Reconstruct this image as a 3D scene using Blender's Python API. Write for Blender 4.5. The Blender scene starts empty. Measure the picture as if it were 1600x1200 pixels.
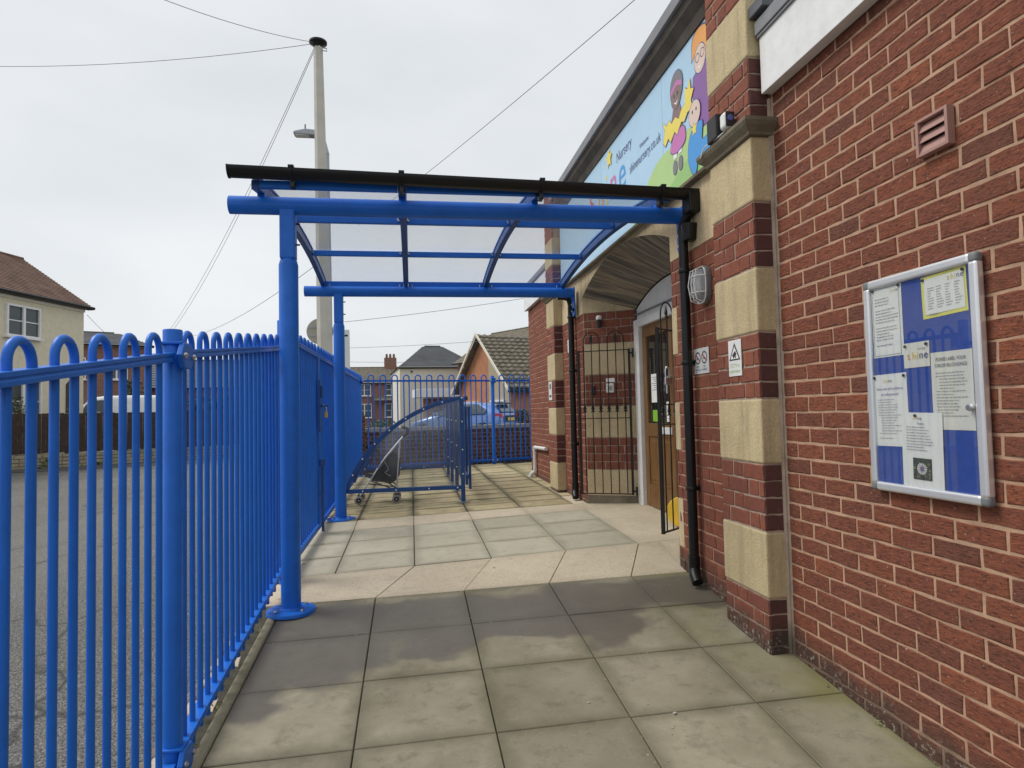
import bpy, bmesh, math, random
from mathutils import Vector, Matrix
random.seed(7)
R = math.radians
scene = bpy.context.scene
col = scene.collection

# ------------------------------------------------------------------ camera
cd = bpy.data.cameras.new('camera'); cam = bpy.data.objects.new('camera', cd); col.objects.link(cam)
scene.camera = cam
cd.sensor_width = 36.0; cd.lens = 22.83; cd.clip_start = 0.05; cd.clip_end = 2000
def cam_matrix(yaw, pitch, roll, loc):
    f = Vector((math.sin(yaw)*math.cos(pitch), math.cos(yaw)*math.cos(pitch), math.sin(pitch)))
    r = Vector((math.cos(yaw), -math.sin(yaw), 0)); u = r.cross(f)
    r2 = math.cos(roll)*r + math.sin(roll)*u; u2 = -math.sin(roll)*r + math.cos(roll)*u
    m = Matrix((r2, u2, -f)).transposed().to_4x4(); m.translation = loc
    return m
cam.matrix_world = cam_matrix(0.154317, 0.043549, -0.022858, Vector((0, 0, 1.65)))

# ------------------------------------------------------------------ sky, sun, exposure
SUN_EL, SUN_AZ = R(52), R(-72)        # azimuth from +Y towards +X
world = bpy.data.worlds.new('World'); scene.world = world; world.use_nodes = True
nt = world.node_tree; nt.nodes.clear()
wo = nt.nodes.new('ShaderNodeOutputWorld'); bg = nt.nodes.new('ShaderNodeBackground')
sky = nt.nodes.new('ShaderNodeTexSky'); sky.sky_type = 'NISHITA'; sky.sun_disc = False
sky.sun_elevation = SUN_EL; sky.sun_rotation = SUN_AZ; sky.air_density = 1.0; sky.dust_density = 3.0
tc = nt.nodes.new('ShaderNodeTexCoord'); mp = nt.nodes.new('ShaderNodeMapping'); mp.inputs['Scale'].default_value = (1.2, 1.2, 3.0)
nz = nt.nodes.new('ShaderNodeTexNoise'); nz.inputs['Scale'].default_value = 1.6; nz.inputs['Detail'].default_value = 5
cr = nt.nodes.new('ShaderNodeValToRGB')       # the unbroken cloud layer
cr.color_ramp.elements[0].position = 0.3; cr.color_ramp.elements[0].color = (5.0, 5.22, 5.4, 1)
cr.color_ramp.elements[1].position = 0.7; cr.color_ramp.elements[1].color = (6.1, 6.27, 6.4, 1)
mx = nt.nodes.new('ShaderNodeMix'); mx.data_type = 'RGBA'; mx.inputs[0].default_value = 0.93
nt.links.new(tc.outputs['Generated'], mp.inputs[0]); nt.links.new(mp.outputs[0], nz.inputs['Vector'])
nt.links.new(nz.outputs[0], cr.inputs[0]); nt.links.new(sky.outputs[0], mx.inputs[6]); nt.links.new(cr.outputs[0], mx.inputs[7])
nt.links.new(mx.outputs[2], bg.inputs[0]); bg.inputs[1].default_value = 0.1
nt.links.new(bg.outputs[0], wo.inputs[0])
sd = bpy.data.lights.new('sun', 'SUN'); sun = bpy.data.objects.new('sun', sd); col.objects.link(sun)
sd.energy = 1.5; sd.angle = R(25); sd.color = (1.0, 0.97, 0.92)
dvec = Vector((math.sin(SUN_AZ)*math.cos(SUN_EL), math.cos(SUN_AZ)*math.cos(SUN_EL), math.sin(SUN_EL)))
sun.rotation_euler = (-dvec).to_track_quat('-Z', 'Y').to_euler(); sun.location = (-6, 2, 12)
scene.view_settings.view_transform = 'Standard'; scene.view_settings.look = 'None'
scene.view_settings.exposure = 0.55; scene.view_settings.gamma = 1.0; scene.view_settings.use_curve_mapping = False
scene.cycles.max_bounces = 8; scene.cycles.transparent_max_bounces = 24

# ------------------------------------------------------------------ materials
MATS = {}
def new_mat(name):
    m = bpy.data.materials.new(name); m.use_nodes = True
    n = m.node_tree; b = n.nodes['Principled BSDF']; MATS[name] = m
    return m, n, b
def N(n, t, **kw):
    x = n.nodes.new(t)
    for k, v in kw.items():
        if hasattr(x, k): setattr(x, k, v)
        else: x.inputs[k.replace('_', ' ')].default_value = v
    return x
def ramp(n, fac, stops):
    r = n.nodes.new('ShaderNodeValToRGB'); e = r.color_ramp.elements
    while len(e) < len(stops): e.new(0.5)
    for i, (p, c) in enumerate(stops):
        e[i].position = p; e[i].color = (*c, 1) if len(c) == 3 else c
    n.links.new(fac, r.inputs[0]); return r.outputs[0]
def mixc(n, fac, a, b, mode='MIX'):
    m = n.nodes.new('ShaderNodeMix'); m.data_type = 'RGBA'; m.blend_type = mode
    for s, v in ((0, fac), (6, a), (7, b)):
        if isinstance(v, (int, float)): m.inputs[s].default_value = v
        elif isinstance(v, tuple): m.inputs[s].default_value = (*v, 1)
        else: n.links.new(v, m.inputs[s])
    return m.outputs[2]
def math_(n, op, a, b=None, c=None):
    m = n.nodes.new('ShaderNodeMath'); m.operation = op
    for i, v in enumerate((a, b, c)):
        if v is None: continue
        if isinstance(v, (int, float)): m.inputs[i].default_value = v
        else: n.links.new(v, m.inputs[i])
    return m.outputs[0]
def pos(n, scale=(1, 1, 1)):
    g = n.nodes.new('ShaderNodeNewGeometry'); m = n.nodes.new('ShaderNodeMapping'); m.inputs['Scale'].default_value = scale
    n.links.new(g.outputs['Position'], m.inputs[0]); return m.outputs[0]
def noise(n, vec, scale, detail=4, rough=0.55):
    x = n.nodes.new('ShaderNodeTexNoise'); x.inputs['Scale'].default_value = scale
    x.inputs['Detail'].default_value = detail; x.inputs['Roughness'].default_value = rough
    n.links.new(vec, x.inputs['Vector']); return x.outputs[0]
def bump(n, b, h, strength=0.3, dist=0.01):
    x = n.nodes.new('ShaderNodeBump'); x.inputs['Strength'].default_value = strength; x.inputs['Distance'].default_value = dist
    n.links.new(h, x.inputs['Height']); n.links.new(x.outputs[0], b.inputs['Normal'])
def rnd(n):
    o = n.nodes.new('ShaderNodeObjectInfo'); g = n.nodes.new('ShaderNodeNewGeometry')
    return math_(n, 'FRACT', math_(n, 'ADD', o.outputs['Random'], g.outputs['Random Per Island']))
def simple(name, c, rough=0.5, metal=0.0, var=0.08, scale=6.0, bmp=0.0, bscale=60, coat=0.0):
    m, n, b = new_mat(name)
    v = pos(n); f = noise(n, v, scale)
    lo = tuple(x*(1-var) for x in c); hi = tuple(min(1, x*(1+var)) for x in c)
    n.links.new(ramp(n, f, [(0.3, lo), (0.7, hi)]), b.inputs['Base Color'])
    b.inputs['Roughness'].default_value = rough; b.inputs['Metallic'].default_value = metal
    if coat: b.inputs['Coat Weight'].default_value = coat
    if bmp: bump(n, b, noise(n, v, bscale, 3), bmp, 0.004)
    return m
def brick_mat(name, cols, rough_bump, bscale, speck=0.0, stretch=(1, 1, 1), pits=0.4):
    m, n, b = new_mat(name)
    r = rnd(n); v = pos(n, stretch); v1 = pos(n)
    base = ramp(n, r, [(i/(len(cols)-1), c) for i, c in enumerate(cols)])
    f = noise(n, v, 28, 6, 0.65)
    base = mixc(n, ramp(n, f, [(0.35, (0, 0, 0)), (0.75, (0.55, 0.55, 0.55))]), base, (0.10, 0.045, 0.04))
    big = noise(n, v1, 1.3, 4)
    base = mixc(n, ramp(n, big, [(0.45, (0, 0, 0)), (0.75, (0.4, 0.4, 0.4))]), base, (0.17, 0.07, 0.05))
    if speck:
        sp = noise(n, v1, 90, 2, 0.5)
        base = mixc(n, ramp(n, sp, [(0.70, (0, 0, 0)), (0.76, (speck, speck, speck))]), base, (0.62, 0.52, 0.45))
    # soot and damp staining along the foot of the wall
    g = n.nodes.new('ShaderNodeNewGeometry'); s = n.nodes.new('ShaderNodeSeparateXYZ'); n.links.new(g.outputs['Position'], s.inputs[0])
    ground = math_(n, 'ADD', math_(n, 'MULTIPLY', math_(n, 'MINIMUM', s.outputs[1], 5.6), 0.09), 0.04)
    hgt = math_(n, 'SUBTRACT', s.outputs[2], ground)
    st = math_(n, 'MULTIPLY', math_(n, 'SUBTRACT', 0.19, hgt), 6.5)
    st = math_(n, 'ADD', st, math_(n, 'MULTIPLY', math_(n, 'SUBTRACT', noise(n, v1, 6, 4), 0.5), 1.6))
    base = mixc(n, ramp(n, st, [(0.15, (0, 0, 0)), (0.95, (0.8, 0.8, 0.8))]), base, (0.060, 0.047, 0.038))
    salt = math_(n, 'MULTIPLY', ramp(n, noise(n, v1, 42, 4, 0.7), [(0.55, (0, 0, 0)), (0.68, (0.7, 0.7, 0.7))]), ramp(n, hgt, [(0.05, (1, 1, 1)), (0.13, (0, 0, 0))]))
    base = mixc(n, salt, base, (0.50, 0.46, 0.38))
    pit = noise(n, v, 70, 3, 0.75)
    base = mixc(n, ramp(n, pit, [(0.36, (0.75*pits, 0.75*pits, 0.75*pits)), (0.47, (0, 0, 0))]), base, (0.06, 0.028, 0.022))
    n.links.new(base, b.inputs['Base Color']); b.inputs['Roughness'].default_value = 0.88
    b.inputs['Specular IOR Level'].default_value = 0.25
    h = math_(n, 'ADD', noise(n, v, bscale, 5, 0.7), math_(n, 'MULTIPLY', noise(n, v1, 18, 2), 0.8))
    bump(n, b, h, rough_bump, 0.010)
    return m
brick_mat('brick_rustic', [(0.19, 0.072, 0.047), (0.27, 0.088, 0.048), (0.225, 0.078, 0.046), (0.29, 0.094, 0.05), (0.255, 0.083, 0.048), (0.33, 0.105, 0.052)], 1.0, 60, 0.6, (1, 0.55, 1.8), 1.0)
brick_mat('brick_smooth', [(0.25, 0.083, 0.052), (0.30, 0.098, 0.058), (0.265, 0.085, 0.052), (0.33, 0.112, 0.064), (0.22, 0.075, 0.05)], 0.4, 120, 0.45)
brick_mat('brick_return', [(0.10, 0.048, 0.044), (0.13, 0.056, 0.05), (0.115, 0.052, 0.047)], 0.35, 120, 0.3)  # darker bricks, laid only on the pilaster return faces
brick_mat('brick_old', [(0.10, 0.06, 0.05), (0.20, 0.085, 0.06), (0.06, 0.045, 0.042), (0.27, 0.105, 0.07), (0.09, 0.06, 0.052)], 0.6, 60, 0.2)
def mortar(name, c):
    m, n, b = new_mat(name); v = pos(n)
    f = noise(n, v, 9, 6, 0.7)
    base = ramp(n, f, [(0.3, tuple(x*0.62 for x in c)), (0.6, c)])
    g = n.nodes.new('ShaderNodeNewGeometry'); s = n.nodes.new('ShaderNodeSeparateXYZ'); n.links.new(g.outputs['Position'], s.inputs[0])
    hgt = math_(n, 'SUBTRACT', s.outputs[2], math_(n, 'ADD', math_(n, 'MULTIPLY', math_(n, 'MINIMUM', s.outputs[1], 5.6), 0.09), 0.04))
    st = math_(n, 'ADD', math_(n, 'MULTIPLY', math_(n, 'SUBTRACT', 0.20, hgt), 6.0), math_(n, 'MULTIPLY', math_(n, 'SUBTRACT', noise(n, v, 6, 4), 0.5), 1.6))
    base = mixc(n, ramp(n, st, [(0.2, (0, 0, 0)), (1.0, (0.75, 0.75, 0.75))]), base, (0.075, 0.06, 0.045))
    n.links.new(base, b.inputs['Base Color']); b.inputs['Roughness'].default_value = 0.95
    bump(n, b, noise(n, v, 140, 4, 0.7), 0.6, 0.004)
mortar('mortar_pink', (0.52, 0.325, 0.215)); mortar('mortar_grey', (0.46, 0.35, 0.27)); mortar('mortar_dark', (0.30, 0.26, 0.22))
def stone(name, c, dark, bs=0.5, sc=90):
    m, n, b = new_mat(name); v = pos(n)
    f = noise(n, v, 3.2, 6, 0.65); g = noise(n, v, sc, 3, 0.6)
    base = ramp(n, f, [(0.28, dark), (0.58, c), (0.8, tuple(min(1, x*1.12) for x in c))])
    base = mixc(n, ramp(n, g, [(0.38, (0.42, 0.42, 0.42)), (0.62, (0, 0, 0))]), base, tuple(x*0.5 for x in c))
    r = rnd(n); base = mixc(n, math_(n, 'MULTIPLY', r, 0.35), base, tuple(x*0.72 for x in c))
    stq = noise(n, pos(n, (7, 7, 0.7)), 1.5, 6, 0.65)
    base = mixc(n, ramp(n, stq, [(0.50, (0, 0, 0)), (0.72, (0.55, 0.55, 0.55))]), base, tuple(x*y for x, y in zip(c, (0.42, 0.42, 0.45))))
    n.links.new(base, b.inputs['Base Color']); b.inputs['Roughness'].default_value = 0.92; b.inputs['Specular IOR Level'].default_value = 0.2
    bump(n, b, g, bs, 0.008)
stone('stone', (0.66, 0.54, 0.325), (0.50, 0.40, 0.23)); stone('stone_smooth', (0.70, 0.56, 0.35), (0.52, 0.41, 0.25), 0.2, 60)
stone('stone_dirty', (0.27, 0.235, 0.17), (0.10, 0.09, 0.07), 0.5, 50); stone('stone_wall', (0.42, 0.36, 0.25), (0.27, 0.23, 0.15), 0.8, 14)
# weathered soffit with streaks that run from the front edge to the back
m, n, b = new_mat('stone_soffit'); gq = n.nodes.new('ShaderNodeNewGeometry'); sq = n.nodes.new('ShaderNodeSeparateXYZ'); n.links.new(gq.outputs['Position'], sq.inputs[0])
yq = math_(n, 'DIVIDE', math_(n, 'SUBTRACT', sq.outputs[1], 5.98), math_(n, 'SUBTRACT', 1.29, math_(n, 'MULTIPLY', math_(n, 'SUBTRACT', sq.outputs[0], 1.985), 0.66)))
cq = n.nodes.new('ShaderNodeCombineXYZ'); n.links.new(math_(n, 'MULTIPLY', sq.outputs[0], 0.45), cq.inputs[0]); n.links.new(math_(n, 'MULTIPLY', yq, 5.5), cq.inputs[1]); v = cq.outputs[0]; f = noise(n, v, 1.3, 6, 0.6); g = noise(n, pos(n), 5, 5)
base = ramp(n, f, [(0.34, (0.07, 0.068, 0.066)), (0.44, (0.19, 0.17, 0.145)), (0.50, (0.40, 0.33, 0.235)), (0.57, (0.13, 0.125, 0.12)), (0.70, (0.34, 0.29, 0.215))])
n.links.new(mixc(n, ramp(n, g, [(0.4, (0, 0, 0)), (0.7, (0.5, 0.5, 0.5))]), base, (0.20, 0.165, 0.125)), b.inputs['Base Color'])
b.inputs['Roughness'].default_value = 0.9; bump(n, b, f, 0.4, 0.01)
# slabs
def slab_mat(name, c1, c2, green, wet=False, bs=0.3, speck=(0.36, 0.34, 0.28), edge=0.6, sl=0.0, dirt=0.5):
    m, n, b = new_mat(name); v = pos(n); r = rnd(n)
    f = noise(n, v, 2.1, 8, 0.66)
    base = ramp(n, f, [(0.28, c1), (0.7, c2)])
    base = mixc(n, ramp(n, r, [(0, (0, 0, 0)), (1, (0.5, 0.5, 0.5))]), base, tuple(x*0.84 for x in c1))
    al = noise(n, v, 0.8, 6, 0.6)
    base = mixc(n, ramp(n, al, [(0.48, (0, 0, 0)), (0.7, (green*0.5, green*0.5, green*0.5))]), base, (0.13, 0.12, 0.055))
    dk = noise(n, v, 9.0, 8, 0.75)
    base = mixc(n, ramp(n, dk, [(0.52, (0, 0, 0)), (0.70, (dirt, dirt, dirt))]), base, (0.085, 0.08, 0.055))
    sp = noise(n, v, 130, 2, 0.5)
    base = mixc(n, ramp(n, sp, [(0.66-sl, (0, 0, 0)), (0.73-sl, (0.6, 0.6, 0.6))]), base, speck)
    tcg = n.nodes.new('ShaderNodeTexCoord'); sg_ = n.nodes.new('ShaderNodeSeparateXYZ'); n.links.new(tcg.outputs['Generated'], sg_.inputs[0])
    ex = math_(n, 'MINIMUM', sg_.outputs[0], math_(n, 'SUBTRACT', 1.0, sg_.outputs[0])); ey = math_(n, 'MINIMUM', sg_.outputs[1], math_(n, 'SUBTRACT', 1.0, sg_.outputs[1]))
    ed = math_(n, 'ADD', math_(n, 'MINIMUM', ex, ey), math_(n, 'MULTIPLY', math_(n, 'SUBTRACT', noise(n, v, 4.5, 5, 0.65), 0.5), 0.30))
    base = mixc(n, ramp(n, ed, [(0.0, (edge, edge, edge)), (0.13, (0, 0, 0))]), base, (0.085, 0.08, 0.042))
    gs = n.nodes.new('ShaderNodeNewGeometry'); ss = n.nodes.new('ShaderNodeSeparateXYZ'); n.links.new(gs.outputs['Position'], ss.inputs[0])
    moss = math_(n, 'ADD', math_(n, 'MULTIPLY', math_(n, 'SUBTRACT', ss.outputs[0], 1.55), 1.5), math_(n, 'MULTIPLY', math_(n, 'SUBTRACT', noise(n, v, 2.6, 5, 0.6), 0.5), 3.0))
    base = mixc(n, ramp(n, moss, [(0.1, (0, 0, 0)), (1.0, (green, green, green))]), base, (0.20, 0.185, 0.06))
    rough = 0.85
    if wet:   # water from the downpipe that has run across the first two rows
        s = n.nodes.new('ShaderNodeSeparateXYZ'); g = n.nodes.new('ShaderNodeNewGeometry'); n.links.new(g.outputs['Position'], s.inputs[0])
        wob = math_(n, 'MULTIPLY', math_(n, 'SUBTRACT', noise(n, v, 1.5, 3, 0.5), 0.5), 2.1)
        lo = math_(n, 'ADD', math_(n, 'ADD', 3.60, math_(n, 'MULTIPLY', s.outputs[0], 0.14)), wob)
        a = math_(n, 'MULTIPLY', math_(n, 'SUBTRACT', s.outputs[1], lo), 9.0)
        hi = math_(n, 'ADD', 4.50, math_(n, 'MULTIPLY', wob, 0.25))
        c = math_(n, 'MULTIPLY', math_(n, 'SUBTRACT', hi, s.outputs[1]), 14.0)
        a = math_(n, 'MINIMUM', a, c); e = n.nodes.new('ShaderNodeClamp'); n.links.new(a, e.inputs[0])
        base = mixc(n, math_(n, 'MULTIPLY', e.outputs[0], 0.72), base, (0.105, 0.092, 0.082))
        n.links.new(math_(n, 'SUBTRACT', 0.85, math_(n, 'MULTIPLY', e.outputs[0], 0.33)), b.inputs['Roughness'])
    else: b.inputs['Roughness'].default_value = rough
    n.links.new(base, b.inputs['Base Color']); b.inputs['Specular IOR Level'].default_value = 0.3
    bump(n, b, math_(n, 'ADD', noise(n, v, 160, 3, 0.6), math_(n, 'MULTIPLY', f, 1.5)), bs, 0.004)
slab_mat('slab_near', (0.205, 0.182, 0.125), (0.395, 0.36, 0.265), 0.6, True, edge=0.5)
slab_mat('slab_landing', (0.46, 0.42, 0.315), (0.58, 0.535, 0.42), 0.2, edge=0.3, dirt=0.3)
slab_mat('slab_band', (0.57, 0.485, 0.355), (0.72, 0.625, 0.475), 0.08, False, 0.8, (0.30, 0.19, 0.12), edge=0.15, sl=0.09, dirt=0.22)
slab_mat('slab_far', (0.36, 0.29, 0.16), (0.62, 0.53, 0.33), 0.15, edge=0.7, dirt=0.6)
slab_mat('slab_edge', (0.29, 0.26, 0.175), (0.44, 0.40, 0.28), 0.3, edge=0.2)
# asphalt
m, n, b = new_mat('asphalt'); v = pos(n); a = noise(n, v, 0.35, 6, 0.6); g = noise(n, v, 85, 2, 0.6)
base = ramp(n, a, [(0.3, (0.125, 0.121, 0.112)), (0.7, (0.225, 0.218, 0.20))])
base = mixc(n, ramp(n, g, [(0.42, (0.75, 0.75, 0.75)), (0.58, (0, 0, 0))]), base, (0.03, 0.03, 0.03))
base = mixc(n, ramp(n, noise(n, v, 120, 1), [(0.62, (0, 0, 0)), (0.68, (0.7, 0.7, 0.7))]), base, (0.42, 0.4, 0.36))
vo = n.nodes.new('ShaderNodeTexVoronoi'); vo.feature = 'DISTANCE_TO_EDGE'; vo.inputs['Scale'].default_value = 0.45
wv = n.nodes.new('ShaderNodeVectorMath'); wn_ = n.nodes.new('ShaderNodeTexNoise'); wn_.inputs['Scale'].default_value = 2.5; n.links.new(v, wn_.inputs['Vector'])
wv.operation = 'MULTIPLY_ADD'; n.links.new(wn_.outputs['Color'], wv.inputs[0]); wv.inputs[1].default_value = (0.5, 0.5, 0.5); n.links.new(v, wv.inputs[2]); n.links.new(wv.outputs[0], vo.inputs['Vector'])
base = mixc(n, ramp(n, vo.outputs['Distance'], [(0.0, (0.8, 0.8, 0.8)), (0.012, (0, 0, 0))]), base, (0.03, 0.03, 0.028))
n.links.new(base, b.inputs['Base Color']); b.inputs['Roughness'].default_value = 0.9; bump(n, b, g, 1.0, 0.012)
simple('asphalt_patch', (0.075, 0.075, 0.072), 0.9, var=0.25, scale=2, bmp=0.8, bscale=110)
simple('soil', (0.20, 0.155, 0.10), 0.95, var=0.5, scale=14, bmp=0.8, bscale=50)
simple('bedding', (0.055, 0.05, 0.034), 0.95, var=0.5, scale=20)
# paint and the rest
def paint(name, c, rough=0.3, dirt=0.10):
    m, n, b = new_mat(name); v = pos(n)
    d = noise(n, v, 7, 6, 0.7)
    base = ramp(n, d, [(0.35, tuple(x*0.86 for x in c)), (0.65, c)])
    base = mixc(n, ramp(n, noise(n, v, 34, 5, 0.7), [(0.62, (0, 0, 0)), (0.8, (dirt, dirt, dirt))]), base, (0.25, 0.24, 0.2))
    n.links.new(base, b.inputs['Base Color']); n.links.new(ramp(n, d, [(0.3, (rough+0.12,)*3), (0.7, (rough,)*3)]), b.inputs['Roughness'])
    bump(n, b, noise(n, v, 220, 2), 0.04, 0.002); b.inputs['Specular IOR Level'].default_value = 0.35
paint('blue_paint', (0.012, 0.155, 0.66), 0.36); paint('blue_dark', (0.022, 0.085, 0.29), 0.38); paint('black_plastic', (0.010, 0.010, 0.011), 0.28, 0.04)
paint('black_iron', (0.012, 0.012, 0.013), 0.4, 0.1); paint('white_upvc', (0.82, 0.82, 0.81), 0.3, 0.15); paint('grey_trim', (0.25, 0.255, 0.265), 0.45, 0.2)
simple('steel', (0.62, 0.62, 0.63), 0.3, 1.0); simple('alu', (0.80, 0.81, 0.83), 0.36, 0.7, var=0.04); simple('grey_plastic', (0.17, 0.18, 0.185), 0.5)
simple('white_plastic', (0.75, 0.75, 0.73), 0.4, var=0.03); simple('paper', (0.86, 0.86, 0.84), 0.7, var=0.03); simple('paper_cream', (0.78, 0.76, 0.69), 0.7, var=0.03)
simple('paper_yellow', (0.80, 0.76, 0.16), 0.7, var=0.03); simple('ink', (0.05, 0.05, 0.06), 0.7); simple('ink_grey', (0.30, 0.30, 0.32), 0.7); simple('ink_blue', (0.10, 0.12, 0.36), 0.7)
simple('felt_blue', (0.006, 0.055, 0.36), 0.95, var=0.15, scale=40); simple('yellow', (0.80, 0.50, 0.02), 0.4); simple('vent_brown', (0.36, 0.20, 0.165), 0.5)
simple('rubber', (0.025, 0.025, 0.027), 0.7); simple('wheel_grey', (0.33, 0.32, 0.30), 0.6); simple('fabric_black', (0.013, 0.015, 0.024), 0.9, var=0.4, scale=25)
simple('fabric_print', (0.05, 0.16, 0.24), 0.9, var=0.8, scale=45); simple('cream_render', (0.70, 0.64, 0.48), 0.9, var=0.06, bmp=0.3); simple('cream_pale', (0.72, 0.68, 0.56), 0.9, var=0.04)
simple('concrete', (0.40, 0.38, 0.33), 0.9, var=0.12, bmp=0.3); simple('pole_cream', (0.54, 0.52, 0.45), 0.75, var=0.08, scale=3); simple('galvanised', (0.36, 0.38, 0.40), 0.5, 0.4)
simple('fence_brown', (0.050, 0.032, 0.024), 0.85, var=0.4, scale=9); simple('dark_soffit', (0.085, 0.07, 0.055), 0.9, var=0.35, scale=5, bmp=0.4)
simple('interior', (0.06, 0.055, 0.05), 0.9); simple('wire', (0.20, 0.20, 0.21), 0.6); simple('slate', (0.082, 0.088, 0.098), 0.6, var=0.2, scale=1.5); simple('clay_tile', (0.185, 0.112, 0.082), 0.85, var=0.35, scale=2.2)
simple('conc_tile', (0.155, 0.135, 0.10), 0.9, var=0.4, scale=5); simple('orange_brick', (0.42, 0.185, 0.095), 0.9, var=0.15, scale=3); simple('car_blue', (0.14, 0.24, 0.52), 0.22, 0.3, var=0.03, coat=0.8)
simple('car_glass', (0.06, 0.075, 0.08), 0.06); simple('tail_red', (0.5, 0.012, 0.015), 0.2); simple('plate_yellow', (0.75, 0.55, 0.05), 0.5); simple('van_white', (0.78, 0.79, 0.80), 0.25)
simple('bark', (0.12, 0.10, 0.08), 0.9); simple('lead', (0.085, 0.09, 0.10), 0.6, var=0.2)
for nm, c in (('leaf', (0.055, 0.085, 0.022)), ('leaf_light', (0.16, 0.17, 0.06)), ('leaf_dark', (0.022, 0.036, 0.016))):
    m, n, b = new_mat(nm); r = rnd(n); n.links.new(ramp(n, r, [(0, tuple(x*0.5 for x in c)), (1, tuple(x*1.6 for x in c))]), b.inputs['Base Color']); b.inputs['Roughness'].default_value = 0.6
m, n, b = new_mat('wood_door'); v = pos(n, (9, 9, 0.7)); f = noise(n, v, 5, 6, 0.65)
n.links.new(ramp(n, f, [(0.3, (0.125, 0.058, 0.018)), (0.65, (0.245, 0.125, 0.042))]), b.inputs['Base Color']); b.inputs['Roughness'].default_value = 0.4; bump(n, b, f, 0.15, 0.003)
def far_brick(name, c1, c2, mo, s=1.0):
    m, n, b = new_mat(name); tc = n.nodes.new('ShaderNodeTexCoord')
    t = n.nodes.new('ShaderNodeTexBrick'); n.links.new(pos(n), t.inputs[0])
    v = n.nodes.new('ShaderNodeNewGeometry'); s3 = n.nodes.new('ShaderNodeSeparateXYZ'); n.links.new(v.outputs['Position'], s3.inputs[0])
    cb = n.nodes.new('ShaderNodeCombineXYZ'); n.links.new(math_(n, 'ADD', s3.outputs[0], s3.outputs[1]), cb.inputs[0]); n.links.new(s3.outputs[2], cb.inputs[1])
    n.links.new(cb.outputs[0], t.inputs[0])
    t.inputs['Color1'].default_value = (*c1, 1); t.inputs['Color2'].default_value = (*c2, 1); t.inputs['Mortar'].default_value = (*mo, 1)
    t.inputs['Scale'].default_value = 1.0; t.inputs['Brick Width'].default_value = 0.225; t.inputs['Row Height'].default_value = 0.075; t.inputs['Mortar Size'].default_value = 0.008
    n.links.new(t.outputs[0], b.inputs['Base Color']); b.inputs['Roughness'].default_value = 0.9
far_brick('far_brick', (0.24, 0.095, 0.065), (0.18, 0.075, 0.055), (0.36, 0.27, 0.2)); far_brick('far_brick_pale', (0.42, 0.36, 0.24), (0.36, 0.31, 0.2), (0.4, 0.37, 0.3))
def clear(name, gloss, tint, film, rough=0.03, pebble=0.0):
    m, n, b = new_mat(name); n.nodes.remove(b); out = n.nodes['Material Output']
    t = N(n, 'ShaderNodeBsdfTransparent'); t.inputs[0].default_value = (*tint, 1)
    g = N(n, 'ShaderNodeBsdfGlossy'); g.inputs['Roughness'].default_value = rough
    d = N(n, 'ShaderNodeBsdfDiffuse'); d.inputs[0].default_value = (0.72, 0.74, 0.76, 1)
    lw_ = N(n, 'ShaderNodeLayerWeight'); lw_.inputs[0].default_value = 0.5; fr = n.nodes.new('ShaderNodeMath'); fr.operation = 'MULTIPLY_ADD'; n.links.new(math_(n, 'POWER', lw_.outputs['Facing'], 4.0), fr.inputs[0]); fr.inputs[1].default_value = 0.9; fr.inputs[2].default_value = 0.045
    s1 = N(n, 'ShaderNodeMixShader'); s2 = N(n, 'ShaderNodeMixShader')
    v = pos(n); dirt = noise(n, v, 6, 6, 0.7)
    f = ramp(n, dirt, [(0.35, (film*0.5,)*3), (0.75, (film*1.7,)*3)])
    if pebble:
        vo = N(n, 'ShaderNodeTexVoronoi'); vo.inputs['Scale'].default_value = 55; n.links.new(v, vo.inputs['Vector'])
        f = math_(n, 'ADD', f, math_(n, 'MULTIPLY', ramp(n, vo.outputs['Distance'], [(0.1, (0, 0, 0)), (0.6, (1, 1, 1))]), pebble))
        bp = N(n, 'ShaderNodeBump'); bp.inputs['Strength'].default_value = 0.5; bp.inputs['Distance'].default_value = 0.004
        n.links.new(vo.outputs['Distance'], bp.inputs['Height']); n.links.new(bp.outputs[0], g.inputs['Normal'])
    n.links.new(f, s1.inputs[0]); n.links.new(t.outputs[0], s1.inputs[1]); n.links.new(d.outputs[0], s1.inputs[2])
    n.links.new(math_(n, 'MULTIPLY', fr.outputs[0], gloss), s2.inputs[0]); n.links.new(s1.outputs[0], s2.inputs[1]); n.links.new(g.outputs[0], s2.inputs[2])
    n.links.new(s2.outputs[0], out.inputs[0])
clear('board_glass', 1.4, (0.96, 0.97, 0.97), 0.02, 0.015); clear('perspex', 0.7, (0.92, 0.93, 0.935), 0.025, 0.06); clear('polycarb', 0.55, (0.975, 0.982, 0.985), 0.012, 0.1, 0.035); clear('pane', 1.6, (0.42, 0.45, 0.45), 0.03)
clear('lamp_glass', 1.0, (0.8, 0.82, 0.82), 0.35, 0.1)
for nm, c in (('pr_sky', (0.42, 0.62, 0.78)), ('pr_green', (0.42, 0.60, 0.22)), ('pr_green2', (0.30, 0.52, 0.16)), ('pr_yellow', (0.82, 0.66, 0.10)), ('pr_orange', (0.80, 0.36, 0.08)), ('pr_purple', (0.24, 0.10, 0.32)), ('pr_pink', (0.55, 0.16, 0.42)),
              ('pr_skin', (0.72, 0.55, 0.46)), ('pr_brown', (0.22, 0.14, 0.13)), ('pr_blue', (0.05, 0.30, 0.68)), ('pr_navy', (0.06, 0.07, 0.20)), ('pr_grey', (0.20, 0.18, 0.20)), ('pr_white', (0.8, 0.8, 0.8)), ('pr_red', (0.6, 0.03, 0.04)), ('pr_black', (0.02, 0.02, 0.02)), ('pr_lime', (0.25, 0.55, 0.05))):
    simple(nm, c, 0.45, var=0.03)
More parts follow.
